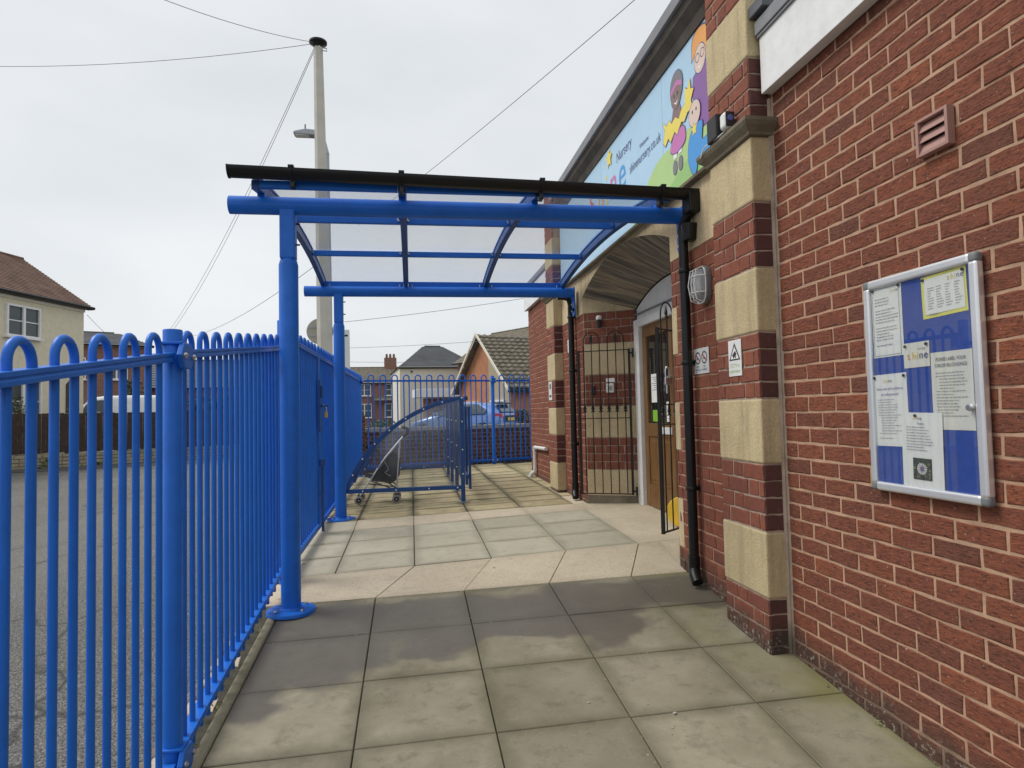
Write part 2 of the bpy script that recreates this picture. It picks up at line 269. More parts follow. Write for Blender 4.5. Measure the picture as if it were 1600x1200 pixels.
# ------------------------------------------------------------------ mesh helpers
class MB:
    def __init__(s): s.v = []; s.f = []
    def add(s, vs, fs):
        o = len(s.v); s.v += [Vector(a) for a in vs]; s.f += [tuple(i+o for i in f) for f in fs]; return s
    def box(s, a, b):
        x0, y0, z0 = a; x1, y1, z1 = b
        return s.add([(x0,y0,z0),(x1,y0,z0),(x1,y1,z0),(x0,y1,z0),(x0,y0,z1),(x1,y0,z1),(x1,y1,z1),(x0,y1,z1)],
                     [(3,2,1,0),(4,5,6,7),(0,1,5,4),(1,2,6,5),(2,3,7,6),(3,0,4,7)])
    def obox(s, c, dx, dy, dz):          # box from its centre and three half vectors
        c, dx, dy, dz = map(Vector, (c, dx, dy, dz))
        return s.add([c-dx-dy-dz, c+dx-dy-dz, c+dx+dy-dz, c-dx+dy-dz, c-dx-dy+dz, c+dx-dy+dz, c+dx+dy+dz, c-dx+dy+dz],
                     [(3,2,1,0),(4,5,6,7),(0,1,5,4),(1,2,6,5),(2,3,7,6),(3,0,4,7)])
    def prism(s, poly, ext):             # planar polygon pushed along ext
        n = len(poly); p = [Vector(a) for a in poly]; e = Vector(ext)
        return s.add(p + [a+e for a in p], [tuple(range(n))[::-1], tuple(range(n, 2*n))] + [(i, (i+1) % n, n+(i+1) % n, n+i) for i in range(n)])
    def tube(s, path, r, n=10, caps=True, closed=False):
        P = [Vector(p) for p in path]; m = len(P); rs = r if isinstance(r, (list, tuple)) else [r]*m
        t0 = (P[1]-P[0]).normalized(); a = t0.orthogonal().normalized(); rings = []
        for i in range(m):
            t = ((P[i+1]-P[i]).normalized() if i == 0 else (P[i]-P[i-1]).normalized() if i == m-1 else ((P[i+1]-P[i]).normalized()+(P[i]-P[i-1]).normalized()).normalized())
            a = (a - t*a.dot(t)).normalized(); b = t.cross(a)
            rings.append([P[i] + (a*math.cos(2*math.pi*k/n) + b*math.sin(2*math.pi*k/n))*rs[i] for k in range(n)])
        fs = [(i*n+k, i*n+(k+1) % n, (i+1)*n+(k+1) % n, (i+1)*n+k) for i in range(m-1) for k in range(n)]
        if caps: fs += [tuple(range(n))[::-1], tuple((m-1)*n+k for k in range(n))]
        return s.add([p for g in rings for p in g], fs)
    def lathe(s, prof, c=(0, 0, 0), n=20, axis='z'):
        c = Vector(c); vs = []
        for r, h in prof:
            for k in range(n):
                a = 2*math.pi*k/n
                q = Vector((r*math.cos(a), r*math.sin(a), h))
                if axis == 'x': q = Vector((h, q.x, q.y))
                if axis == 'y': q = Vector((q.y, h, q.x))
                vs.append(c+q)
        m = len(prof)
        fs = [(i*n+k, i*n+(k+1) % n, (i+1)*n+(k+1) % n, (i+1)*n+k) for i in range(m-1) for k in range(n)]
        fs += [tuple(range(n))[::-1], tuple((m-1)*n+k for k in range(n))]
        return s.add(vs, fs)
    def mesh(s, name, mat, smooth=False, off=Vector((0, 0, 0))):
        me = bpy.data.meshes.new(name); me.from_pydata([tuple(a-off) for a in s.v], [], s.f); me.update()
        bm = bmesh.new(); bm.from_mesh(me); bmesh.ops.recalc_face_normals(bm, faces=bm.faces); bm.to_mesh(me); bm.free()
        if mat: me.materials.append(MATS[mat])
        if smooth: me.shade_smooth(); me.set_sharp_from_angle(angle=R(40))
        return me
WL = {}                                   # world location of every parent (none is rotated)
def wl(o): return WL.get(o.name, Vector((0, 0, 0))) if o else Vector((0, 0, 0))
def link(name, data, parent=None, loc=None):
    o = bpy.data.objects.new(name, data); col.objects.link(o)
    if parent: o.parent = parent
    if loc is not None: o.location = Vector(loc) - wl(parent)
    WL[o.name] = Vector(loc) if loc is not None else wl(parent)
    return o
def tag(o, label=None, cat=None, group=None, kind=None):
    if label: o['label'] = label
    if cat: o['category'] = cat
    if group: o['group'] = group
    if kind: o['kind'] = kind
    return o
def thing(name, label, cat, loc, group=None): return tag(link(name, None, None, loc), label, cat, group)
def part(name, mb, mat, parent=None, smooth=False, bevel=0.0, seg=2, label=None, kind=None):
    o = link(name, mb.mesh(name, mat, smooth, wl(parent)), parent)
    if bevel:
        m = o.modifiers.new('bevel', 'BEVEL'); m.width = bevel; m.segments = seg; m.limit_method = 'ANGLE'; m.angle_limit = R(40)
    if label: o['label'] = label
    if kind: o['kind'] = kind
    return o
def whole(name, mb, mat, label, cat, loc, group=None, smooth=False, bevel=0.0, kind=None):
    o = link(name, mb.mesh(name, mat, smooth, Vector(loc)), None, loc)
    if bevel:
        m = o.modifiers.new('bevel', 'BEVEL'); m.width = bevel; m.segments = 2; m.limit_method = 'ANGLE'; m.angle_limit = R(40)
    return tag(o, label, cat, group, kind)
def bez(pts, n=8):                        # rounded path through the points (Catmull-Rom)
    P = [Vector(p) for p in pts]; P = [2*P[0]-P[1]] + P + [2*P[-1]-P[-2]]; out = []
    for i in range(1, len(P)-2):
        for k in range(n):
            t = k/n; a, b, c, d = P[i-1], P[i], P[i+1], P[i+2]
            out.append(0.5*((2*b)+(c-a)*t+(2*a-5*b+4*c-d)*t*t+(3*b-a-3*c+d)*t**3))
    out.append(P[-2]); return out
def text_mb(s, size, origin, right, up, thick=0.0008, align='LEFT', width=None, condense=1.0, off=0.0):
    cu = bpy.data.curves.new('lettering', 'FONT'); cu.body = s; cu.size = 1.0; cu.align_x = align
    o = bpy.data.objects.new('lettering', cu); col.objects.link(o)
    dg = bpy.context.evaluated_depsgraph_get(); me = bpy.data.meshes.new_from_object(o.evaluated_get(dg))
    vs = [v.co.copy() for v in me.vertices]; fs = [tuple(p.vertices) for p in me.polygons]
    bpy.data.objects.remove(o); bpy.data.curves.remove(cu); bpy.data.meshes.remove(me)
    rt, u = Vector(right), Vector(up); nrm = rt.cross(u); o0 = Vector(origin)
    if width:
        w = max(v.x for v in vs)-min(v.x for v in vs); condense = width/(w*size)
    mb = MB(); mb.add([o0 + rt*(v.x*size*condense) + u*(v.y*size) + nrm*(thick+off) for v in vs], fs); return mb
def join(*mbs):
    o = MB()
    for m in mbs: o.add(m.v, m.f)
    return o

# ------------------------------------------------------------------ the lie of the ground
def near_z(x, y): return 0.003 + 0.09*y + 0.018*x
def land_z(x, y): return 0.47 + 0.024*(y-5.2) + 0.042*x
def far_z(x, y): return 0.525 + 0.032*x + 0.006*(y-7.35)
def ground_z(x, y):
    if y < 4.58: return near_z(x, y)
    if y < 5.2:
        t = (y-4.58)/0.62; return near_z(x, 4.58)*(1-t) + land_z(x, 5.2)*t
    if y < 6.85: return land_z(x, y)
    if y < 7.35:
        t = (y-6.85)/0.5; return land_z(x, 6.85)*(1-t) + far_z(x, 7.35)*t
    return far_z(x, y)
def sm(a, b, t): t = max(0, min(1, (t-a)/(b-a))); return t*t*(3-2*t)
def road_z(x, y):
    # the tarmac beyond the railings, falling away to the left, and the ground behind
    side = min(ground_z(-1.0, min(y, 12)), 0.50) - 0.07
    w = sm(0.0, 5.0, -1.0-x); z = side*(1-w) + 0.16*w
    if y > 12.5: z = z*(1-sm(12.5, 16, y)) + (0.16 + 0.44*sm(-6, 1, x))*sm(12.5, 16, y)
    return z
def axis(a, b, n, g=1.0): return [a+(b-a)*(i/n)**g for i in range(n+1)]
xs = [-900, -300, -120, -60] + axis(-40, -9, 12) + axis(-8, -1.2, 14) + [-1.06, -0.5, 0.5, 1.5, 2.5, 5, 10, 20, 60, 150, 900]
ys = [-60, -10, -3] + axis(-2, 13, 40) + axis(14, 40, 14) + [60, 90, 150, 300, 900]
gv = []; gf = []
for j, y in enumerate(ys):
    for i, x in enumerate(xs):
        z = road_z(x, y)
        if x > -1.03 and y < 13.6: z = ground_z(min(x, 2), min(max(y, -2), 13)) - 0.16
        gv.append((x, y, z))
nx = len(xs)
for j in range(len(ys)-1):
    for i in range(nx-1): gf.append((j*nx+i, j*nx+i+1, (j+1)*nx+i+1, (j+1)*nx+i))
mb = MB(); mb.add(gv, gf)
ground = tag(part('ground', mb, 'asphalt', smooth=True), 'worn grey tarmac of the road and drive beyond the blue railings', 'tarmac', kind='structure')
# darker strip of newer tarmac across the far side of the road
mb = MB(); st = []
for i in range(13):
    t = i/12; st.append((-26+t*24, 16.2+t*9.5))
vs = []
for (x, y) in st: vs += [(x, y, road_z(x, y)+0.012), (x-1.5, y+5.4, road_z(x-1.5, y+5.4)+0.012)]
mb.add(vs, [(2*i, 2*i+2, 2*i+3, 2*i+1) for i in range(12)])
tag(part('road', mb, 'asphalt_patch'), 'darker band of newer tarmac along the wooden fence', 'road', kind='structure')

# ------------------------------------------------------------------ paving
bed = MB(); bv = []; bf = []
by = axis(-2, 13.2, 76)
for y in by: bv += [(-1.02 if y < 5.0 else -1.35, y, ground_z(-1, y)-0.016), (2.7, y, ground_z(2.7, y)-0.016)]
bed.add(bv, [(2*i, 2*i+1, 2*i+3, 2*i+2) for i in range(len(by)-1)])
pave = tag(part('pavement', bed, 'bedding'), 'slabbed path that ramps up to the nursery entrance', 'pavement', kind='structure')
def slab(name, quad, mat, th=0.045, gap=0.004, bv=0.005, tilt=0.0025, zf=ground_z):
    c = Vector((sum(p[0] for p in quad)/4, sum(p[1] for p in quad)/4, 0))
    dz = random.uniform(-tilt, tilt); tx, ty = random.uniform(-tilt, tilt), random.uniform(-tilt, tilt)
    def ring(inset, drop):
        out = []
        for p in quad:
            q = Vector((p[0], p[1], 0)); d = (c-q); q = q + Vector((math.copysign(min(inset, abs(d.x)), d.x), math.copysign(min(inset, abs(d.y)), d.y), 0))
            out.append((q.x, q.y, zf(q.x, q.y) + dz + tx*(q.x-c.x) + ty*(q.y-c.y) - drop))
        return out
    a, b, t = ring(gap, th), ring(gap, bv), ring(gap+bv, 0)
    m = MB(); m.add(a+b+t, [(i, (i+1) % 4, 4+(i+1) % 4, 4+i) for i in range(4)] + [(4+i, 4+(i+1) % 4, 8+(i+1) % 4, 8+i) for i in range(4)] + [(8, 9, 10, 11)])
    return part(name, m, mat, pave)
slab('ramp_slab', [(1.99, 4.60), (2.56, 4.95), (2.62, 5.198), (2.018, 5.198)], 'slab_band', gap=0.001, bv=0.003, tilt=0)
XJ = [-0.865, -0.262, 0.343, 0.948, 1.555, 1.995]; YJ = [4.58-0.5745*k for k in range(11)]
for i in range(5):
    for k in range(10):
        if i == 4 and YJ[k] > 3.2 and YJ[k+1] > 3.75: x1 = 1.982
        slab('paving_slab', [(XJ[i], YJ[k+1]), (XJ[i+1], YJ[k+1]), (XJ[i+1], YJ[k]), (XJ[i], YJ[k])], 'slab_near', gap=0.0028, bv=0.0035)
for k in range(8): slab('edging_kerb', [(-0.93, 4.58-0.9*k-0.9), (-0.867, 4.58-0.9*k-0.9), (-0.867, 4.58-0.9*k), (-0.93, 4.58-0.9*k)], 'slab_edge', th=0.1, bv=0.008)
BB = [-1.1, -0.262, 0.343, 0.948, 1.555, 1.99]; BT = [-1.2, 0.006, 0.612, 1.222, 1.836, 2.02]
for i in range(5): slab('ramp_slab', [(BB[i], 4.58), (BB[i+1], 4.58), (BT[i+1], 5.2), (BT[i], 5.2)], 'slab_band', gap=0.0025, bv=0.003)
LX = [-1.22, -0.60, 0.006, 0.612, 1.222, 1.836]
for i in range(5):
    for k in range(3): slab('landing_slab', [(LX[i], 5.2+0.55*k), (LX[i+1], 5.2+0.55*k), (LX[i+1], 5.75+0.55*k), (LX[i], 5.75+0.55*k)], 'slab_landing', gap=0.004, bv=0.004, tilt=0.0025)
slab('threshold_slab', [(1.838, 5.2), (2.62, 5.2), (2.62, 6.85), (1.838, 6.85)], 'slab_band', gap=0.002, bv=0.003)
slab('threshold_slab', [(1.838, 6.852), (2.62, 6.852), (2.62, 7.3), (1.838, 7.3)], 'slab_band', gap=0.002, bv=0.003)
FB = [-0.60, 0.006, 0.612, 1.222, 1.836]
for i in range(4): slab('band_slab', [(FB[i], 6.85), (FB[i+1], 6.85), (FB[i+1], 7.35), (FB[i], 7.35)], 'slab_band', gap=0.0025, bv=0.003)
slab('band_slab', [(-1.22, 6.85), (-0.6, 6.85), (-0.6, 7.35), (-1.22, 7.35)], 'slab_landing', gap=0.003)
slab('band_slab', [(1.838, 7.302), (1.99, 7.302), (1.99, 8.0), (1.838, 8.0)], 'slab_band', gap=0.003)
FX = [-1.22, -0.60, 0.006, 0.612, 1.222, 1.836]
for i in range(5):
    for k in range(13): slab('paving_slab', [(FX[i], 7.35+0.45*k), (FX[i+1], 7.35+0.45*k), (FX[i+1], 7.8+0.45*k), (FX[i], 7.8+0.45*k)], 'slab_far', gap=0.008, bv=0.007, tilt=0.005)
for k in range(11): slab('paving_slab', [(1.838, 8.002+0.45*k), (2.0 if k < 6 else 3.2, 8.002+0.45*k), (2.0 if k < 6 else 3.2, 8.452+0.45*k), (1.838, 8.452+0.45*k)], 'slab_far', gap=0.005, tilt=0.004)
# row of bricks on edge under the railings, with soil round them
for k in range(30):
    y = 4.5-0.15*k
    slab('edging_brick', [(-1.10+random.uniform(-.01, .01), y-0.142), (-0.945+random.uniform(-.015, .008), y-0.142), (-0.945+random.uniform(-.015, .008), y), (-1.10, y)], 'slab_band' if k % 3 else 'brick_smooth', th=0.08, bv=0.008, tilt=0.008, zf=lambda x, y: near_z(x, y)-0.02)
mb = MB(); vs = []; fs = []
ys2 = axis(-1.9, 4.6, 90)
for j, y in enumerate(ys2):
    for x in (-1.16, -1.09, -1.0, -0.955, -0.928): vs.append((x, y, near_z(x, y)-0.062+random.uniform(-0.014, 0.016)))
for j in range(len(ys2)-1):
    for i in range(4): fs.append((j*5+i, j*5+i+1, (j+1)*5+i+1, (j+1)*5+i))
mb.add(vs, fs); tag(part('soil', mb, 'soil', smooth=True), 'gritty soil between the edging bricks under the railings', 'soil', kind='stuff')
# grit and specks lying on the slabs
mb = MB()
for k in range(320):
    x, y = random.uniform(-0.85, 1.9), random.uniform(1.9, 5.1); z = ground_z(x, y); s = random.uniform(0.0009, 0.0026)*(2.2 if random.random() < .04 else 1)
    mb.obox((x, y, z+s*0.6), (s*1.3, random.uniform(-s, s), 0), (random.uniform(-s, s), s, 0), (0, 0, s*0.5))
tag(part('grit', mb, 'concrete'), 'pale grit scattered over the path slabs', 'grit', kind='stuff')
# tufts of weeds along the kerb and the wall foot
def leaves(mb, c, n, rad, h, s):
    for k in range(n):
        a = random.uniform(0, 6.28); r = rad*math.sqrt(random.random()); p = Vector(c)+Vector((r*math.cos(a), r*math.sin(a), random.random()*h))
        d = Vector((random.gauss(0, 1), random.gauss(0, 1), random.gauss(0, .8))).normalized()*s*random.uniform(.6, 1.3); e = d.orthogonal().normalized()*s*0.45
        mb.add([p-d, p+e, p+d, p-e], [(0, 1, 2, 3)])
mb = MB()
for (x, y) in [(-0.94, 4.2), (-0.94, 3.35), (-0.94, 3.0), (-0.95, 2.6), (1.975, 2.9), (1.98, 2.6), (1.98, 2.3), (-0.9, 5.6), (-0.85, 6.3)]: leaves(mb, (x, y, ground_z(x, y)-0.01), 16, 0.035, 0.02, 0.008)
tag(part('weeds', mb, 'leaf_light'), 'tiny weeds and moss in the joints beside kerb and wall', 'weeds', kind='stuff')

# ------------------------------------------------------------------ brickwork
BRICK = {}
def brick_mesh(kind, mat, var):
    key = (kind, mat, var)
    if key not in BRICK:
        L = {'s': 0.215, 'h': 0.105}[kind]; H = 0.075; c = 0.004; rr = random.Random(hash(key) & 1023)
        j = lambda a=0.0016: rr.uniform(-a, a)
        # x along, y outwards (0 at the back, 1 = the face), z up; unit sized
        per = [(-.5, -.5), (-.17, -.5), (.17, -.5), (.5, -.5), (.5, .5), (.17, .5), (-.17, .5), (-.5, .5)]; v = []
        for (px_, pz_) in per: v.append((px_, 0, pz_))
        for (px_, pz_) in per: v.append((px_+j(0.0034)/L, .86, pz_+j(0.0034)/H))
        for (px_, pz_) in per: v.append((px_-math.copysign(c/L if abs(px_) > .4 else 0, px_)+j(0.003)/L, 1+rr.uniform(-.06, .03), pz_-math.copysign(c/H, pz_)+j(0.003)/H))
        f = [(q*8+i, q*8+(i+1) % 8, q*8+8+(i+1) % 8, q*8+8+i) for q in range(2) for i in range(8)] + [(16, 17, 22, 23), (17, 18, 21, 22), (18, 19, 20, 21)]
        m = MB(); m.add(v, f); BRICK[key] = m.mesh('brick', mat)
    return BRICK[key]
LAID = []                                 # (owner, pixel size, matrix, kind, mat, parent)
CAMINV = cam.matrix_world.inverted()
def px_size(p, w, h):
    q = CAMINV @ p
    if q.z > -0.3: return 0
    u, v = q.x/-q.z, q.y/-q.z
    if abs(u) > 0.80 or abs(v) > 0.61: return 0
    return 650/-q.z*min(w, h)
def lay(owner, parent, o, d, nrm, u0, u1, z0, z1, mat, c, bond='F', joint=0.010, depth=0.03, face=0.006, skip=None, phase=0, stl=0.225):
    """bricks on a vertical plane: o + d*u + z, faces proud of the mortar by face"""
    o, d, nrm = Vector(o), Vector(d), Vector(nrm)
    k = 0; n = max(1, round((z1-z0)/c)); ch = (z1-z0)/n
    for i in range(n):
        zc = z1 - (i+.5)*ch; row = i + phase
        if bond == 'F':   seq = [stl, stl*0.5]; start = -(stl*0.75 if row % 2 else 0) - 0.0
        elif bond == 'S': seq = [stl]; start = -(stl*0.5 if row % 2 else 0)
        else:             seq = [u1-u0]; start = 0
        u = u0 + start; q = 0
        while u < u1-0.02:
            L = seq[q % len(seq)]; q += 1
            a, b = max(u, u0), min(u+L, u1); u += L
            if b-a < 0.035: continue
            if u1-b < 0.035: b = u1
            w = b-a-joint; h = ch-joint
            if skip and skip((a+b)/2, zc): continue
            ctr = o + d*((a+b)/2) + Vector((0, 0, zc)); fd = depth + random.uniform(-0.0015, 0.0015)
            M = Matrix((d*(w*random.uniform(.985, 1.004)), nrm*fd, Vector((random.uniform(-.0008, .0008), 0, h*random.uniform(.96, 1.02))))).transposed().to_4x4()
            M.translation = ctr - nrm*(depth-face)
            LAID.append((owner, px_size(ctr, w, h), M, 's' if w > 0.15 else 'h', mat, parent))
def set_bricks():
    by = {}
    for e in LAID: by.setdefault(e[0], []).append(e)
    for owner, es in by.items():
        es.sort(key=lambda e: -e[1]); rest = {}
        for i, (ow, px, M, kind, mat, parent) in enumerate(es):
            if i < 298 and px >= 5.0:
                o = bpy.data.objects.new('brick', brick_mesh(kind, mat, random.randrange(9))); col.objects.link(o); o.parent = parent
                M2 = M.copy(); M2.translation = M.translation - wl(parent); o.matrix_local = M2
            else: rest.setdefault((parent.name, mat), (parent, []))[1].append((M, kind, mat))
        for (pn, mat), (parent, lst) in rest.items():
            mb = MB()
            for M, kind, mt in lst:
                me = brick_mesh(kind, mt, random.randrange(9))
                mb.add([M @ v.co for v in me.vertices], [tuple(p.vertices) for p in me.polygons])
            part('brickwork', mb, mat, parent, kind='stuff')

# ------------------------------------------------------------------ nursery building (centre block)
WX, PX = 1.985, 1.865                     # wall face and pilaster face
ZB = [2.773-0.359*k for k in range(8)]    # bed levels of the stone and brick bands
CM = 0.08975
nb = thing('nursery_building', 'red brick and stone nursery building with arched entrance and dark eaves', 'building', (2.2, 6.0, 0.5))
AY = 5.98
def arch_pts(half, spring, rise, n=24):
    r = (half*half+rise*rise)/(2*rise); out = []
    for i in range(n+1):
        y = -half + 2*half*i/n; out.append((AY+y, spring - (r-rise) + math.sqrt(max(0, r*r-y*y))))
    return out
OUT = arch_pts(1.29, 2.965, 0.245); INN = arch_pts(0.95, 2.78, 0.185)
# mortar core of the two wall pieces beside the entrance
for y0, y1 in ((3.70, 4.69), (7.27, 8.36)):
    m = MB(); m.box((WX, y0, 0.0), (WX+0.35, y1, 2.773))
    w = part('wall', m, 'mortar_pink', nb)
    if y0 < 5: lay('main', w, (WX, 0, 0), (0, 1, 0), (-1, 0, 0), 3.75, 4.69, 0.26, 2.773, 'brick_smooth', CM, 'F')
    else: lay('main', w, (WX, 0, 0), (0, 1, 0), (-1, 0, 0), 7.27, 8.31, 0.44, 2.773, 'brick_smooth', CM, 'F', phase=1)
# stone spandrel with the arch cut out of it
m = MB(); f = WX-0.006
for i in range(len(OUT)-1):
    (ya, za), (yb, zb) = OUT[i], OUT[i+1]
    m.add([(f, ya, za), (f, yb, zb), (f, yb, 3.215), (f, ya, 3.215)], [(0, 1, 2, 3)])
m.box((f, 3.752, 2.773), (f+0.3, 4.69, 3.215)); m.box((f, 7.27, 2.773), (f+0.3, 8.308, 3.215))
part('spandrel', m, 'stone_smooth', nb)
# splayed soffit, voussoir by voussoir
for i in range(0, len(OUT)-1, 3):
    m = MB(); j = min(i+3, len(OUT)-1); g = 0.004
    vs = []
    for k in range(i, j+1):
        dy = g if k == i else -g if k == j else 0
        vs += [(f+0.001, OUT[k][0]+dy, OUT[k][1]), (2.5, INN[k][0]+dy, INN[k][1])]
    n2 = j-i+1
    m.add(vs + [(x, y, z+0.12) for x, y, z in vs], [(2*q, 2*q+1, 2*q+3, 2*q+2) for q in range(n2-1)] + [(2*n2+2*q, 2*n2+2*q+2, 2*n2+2*q+3, 2*n2+2*q+1) for q in range(n2-1)] + [(0, 1, 2*n2+1, 2*n2), (2*n2-2, 2*n2-1, 4*n2-1, 4*n2-2)])
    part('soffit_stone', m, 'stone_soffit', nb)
# splayed reveals with alternate bands
def reveal(p0, p1, sgn):
    a, b = Vector(p0), Vector(p1); d = (b-a); L = d.length; d.normalize()
    nrm = Vector((d.y, -d.x, 0)) if sgn > 0 else Vector((-d.y, d.x, 0))
    back = -nrm*0.2
    m = MB(); m.prism([(a.x, a.y, 0.3), (b.x, b.y, 0.3), (b.x, b.y, 2.773), (a.x, a.y, 2.773)], back)
    core = part('wall', m, 'mortar_grey', nb)
    dd, oo = (d, a) if (d.cross(nrm)).z > 0 else (-d, b)
    for k in range(0, 7):
        z1, z0 = ZB[k], ZB[k+1]
        if k % 2 == 0 and k < 6: lay('main', core, oo, dd, nrm, 0, L, z0, z1, 'brick_smooth', CM, 'F', phase=k)
        elif k == 6: pass
        else:
            m = MB(); e = 0.007
            q = lambda p, o: (p.x+nrm.x*o, p.y+nrm.y*o)
            for (u0, u1) in ((0.004, L*0.98),):
                pa, pb = a+d*u0, a+d*u1
                m.prism([(*q(pa, e), z0+0.005), (*q(pb, e), z0+0.005), (*q(pb, e), z1-0.005), (*q(pa, e), z1-0.005)], -nrm*0.1)
            part('stone_block', m, 'stone_smooth', nb, bevel=0.004)
    m = MB(); e = 0.012
    pa, pb = a+d*0.0, a+d*L
    m.prism([(pa.x+nrm.x*e, pa.y+nrm.y*e, 0.45), (pb.x+nrm.x*e, pb.y+nrm.y*e, 0.45), (pb.x+nrm.x*e, pb.y+nrm.y*e, 0.69), (pa.x+nrm.x*e, pa.y+nrm.y*e, 0.69)], -nrm*0.1)
    part('plinth', m, 'stone_dirty', nb, bevel=0.006)
    m = MB()   # springing stone between brick and arch
    m.prism([(pa.x+nrm.x*.004, pa.y+nrm.y*.004, 2.775), (pb.x+nrm.x*.004, pb.y+nrm.y*.004, 2.775), (pb.x+nrm.x*.004, pb.y+nrm.y*.004, 2.78), (pa.x+nrm.x*.004, pa.y+nrm.y*.004, 2.965)], -nrm*0.1)
    part('stone_block', m, 'stone_smooth', nb)
reveal((WX, 7.27, 0), (2.5, 6.95, 0), 1); reveal((WX, 4.69, 0), (2.5, 5.01, 0), -1)
for k in (1, 3, 5):                       # stone quoins that turn the entrance corners
    for y0, y1 in ((4.60, 4.688), ):
        m = MB(); m.box((WX-0.007, y0, ZB[k+1]+0.004), (WX+0.09, y1+0.004, ZB[k]-0.004)); part('quoin', m, 'stone_smooth', nb, bevel=0.004)
# pilasters
def pilaster(y0, y1, face, base, ret_y):
    m = MB(); m.box((face+0.006, y0+0.006, base-0.2), (WX+0.10, y1-0.006, 4.62)); core = part('pilaster', m, 'mortar_grey', nb)
    for k in range(7):
        z1 = ZB[k]; z0 = ZB[k+1] if k < 6 else base-0.05
        if k % 2 == 0:
            n = 4 if k < 6 else 3
            lay('main', core, (face+0.006, 0, 0), (0, 1, 0), (-1, 0, 0), y0, y1, z0, z1, 'brick_smooth', CM, 'F', phase=k)
            lay('main', core, (WX+0.013, ret_y+0.006, 0), (-1, 0, 0), (0, -1, 0), 0.005, WX+0.013-face, z0, z1, 'brick_return', CM, 'one')
        else:
            m = MB(); m.box((face-0.002, y0-0.002, z0+0.005), (WX+0.05, y1+0.002, z1-0.005)); part('stone_block', m, 'stone', nb, bevel=0.010)
    m = MB(); m.box((face-0.002, y0-0.002, 2.778), (WX+0.05, y1+0.002, 3.135)); part('stone_block', m, 'stone', nb, bevel=0.010)
    # moulded cap
    prof = [(0.0, 3.138), (0.018, 3.142), (0.022, 3.158), (0.05, 3.185), (0.062, 3.205), (0.062, 3.224), (0.0, 3.226)]
    m = MB(); rings = []
    for (o, z) in prof: rings.append([(WX+0.04, y0-o, z), (face-o, y0-o, z), (face-o, y1+o, z), (WX+0.04, y1+o, z)])
    vs = [p for r in rings for p in r]; fs = []
    for i in range(len(prof)-1):
        for q in range(3): fs.append((4*i+q, 4*i+q+1, 4*i+5+q, 4*i+4+q))
    e = 4*(len(prof)-1); fs.append((e, e+1, e+2, e+3)); m.add(vs, fs); part('pilaster_cap', m, 'stone_dirty', nb)
    lay('main', core, (face+0.006, 0, 0), (0, 1, 0), (-1, 0, 0), y0, y1, 3.227, 3.584, 'brick_smooth', CM, 'F', phase=1)
    lay('main', core, (WX+0.013, ret_y+0.006, 0), (-1, 0, 0), (0, -1, 0), 0.005, WX+0.013-face, 3.227, 3.584, 'brick_return', CM, 'one')
    m = MB(); m.box((face-0.002, y0-0.002, 3.589), (WX+0.05, y1+0.002, 3.945)); part('stone_block', m, 'stone', nb, bevel=0.010)
    lay('main', core, (face+0.006, 0, 0), (0, 1, 0), (-1, 0, 0), y0, y1, 3.95, 4.6, 'brick_smooth', CM, 'F')
    m = MB(); m.box((face-0.03, y0-0.03, 4.62), (WX+0.12, y1+0.03, 4.70)); part('coping', m, 'lead', nb, bevel=0.008)
pilaster(3.263, 3.75, PX, 0.34, 3.263); pilaster(8.31, 8.76, PX, 0.56, 8.31)
# string course, sign backing, eaves
m = MB(); m.prism([(WX-0.006, 3.752, 3.215), (WX-0.055, 3.752, 3.222), (WX-0.06, 3.752, 3.24), (WX-0.006, 3.752, 3.26)], (0, 4.556, 0)); part('string_course', m, 'stone_dirty', nb)
m = MB(); m.box((WX, 3.70, 3.2155), (WX+0.3, 8.36, 4.45)); part('parapet', m, 'stone_smooth', nb)
m = MB(); m.prism([(WX+0.002, 3.752, 4.235), (1.955, 3.752, 4.235), (1.935, 3.752, 4.30), (1.885, 3.752, 4.36), (1.87, 3.752, 4.42), (WX+0.002, 3.752, 4.42)], (0, 4.556, 0)); part('eaves', m, 'dark_soffit', nb)
m = MB(); m.prism([(WX+0.2, 3.752, 4.422), (1.845, 3.752, 4.422), (1.838, 3.752, 4.50), (1.862, 3.752, 4.507), (WX+0.2, 3.752, 4.56)], (0, 4.556, 0)); part('roof_edge', m, 'grey_trim', nb)
# shell behind, so that no light comes from the back
m = MB(); m.box((2.2, 3.3, 4.4), (9, 8.7, 4.5)); m.box((8.8, 3.3, 0.2), (9, 8.7, 4.4)); m.box((2.6, 3.3, 0.2), (8.8, 3.5, 4.4)); m.box((2.6, 8.5, 0.2), (8.8, 8.7, 4.4)); m.box((2.62, 3.5, 0.45), (8.8, 8.5, 0.55))
part('roof', m, 'interior', nb)
m = MB(); 
for i in range(len(INN)-1):
    (ya, za), (yb, zb) = INN[i], INN[i+1]; m.add([(2.56, ya, za-0.002), (2.56, yb, zb-0.002), (2.56, yb, 4.4), (2.56, ya, 4.4)], [(0, 1, 2, 3)])
m.box((2.52, 3.5, 0.4), (2.58, 5.03, 4.4)); m.box((2.52, 6.93, 0.4), (2.58, 8.5, 4.4)); part('inner_wall', m, 'interior', nb)
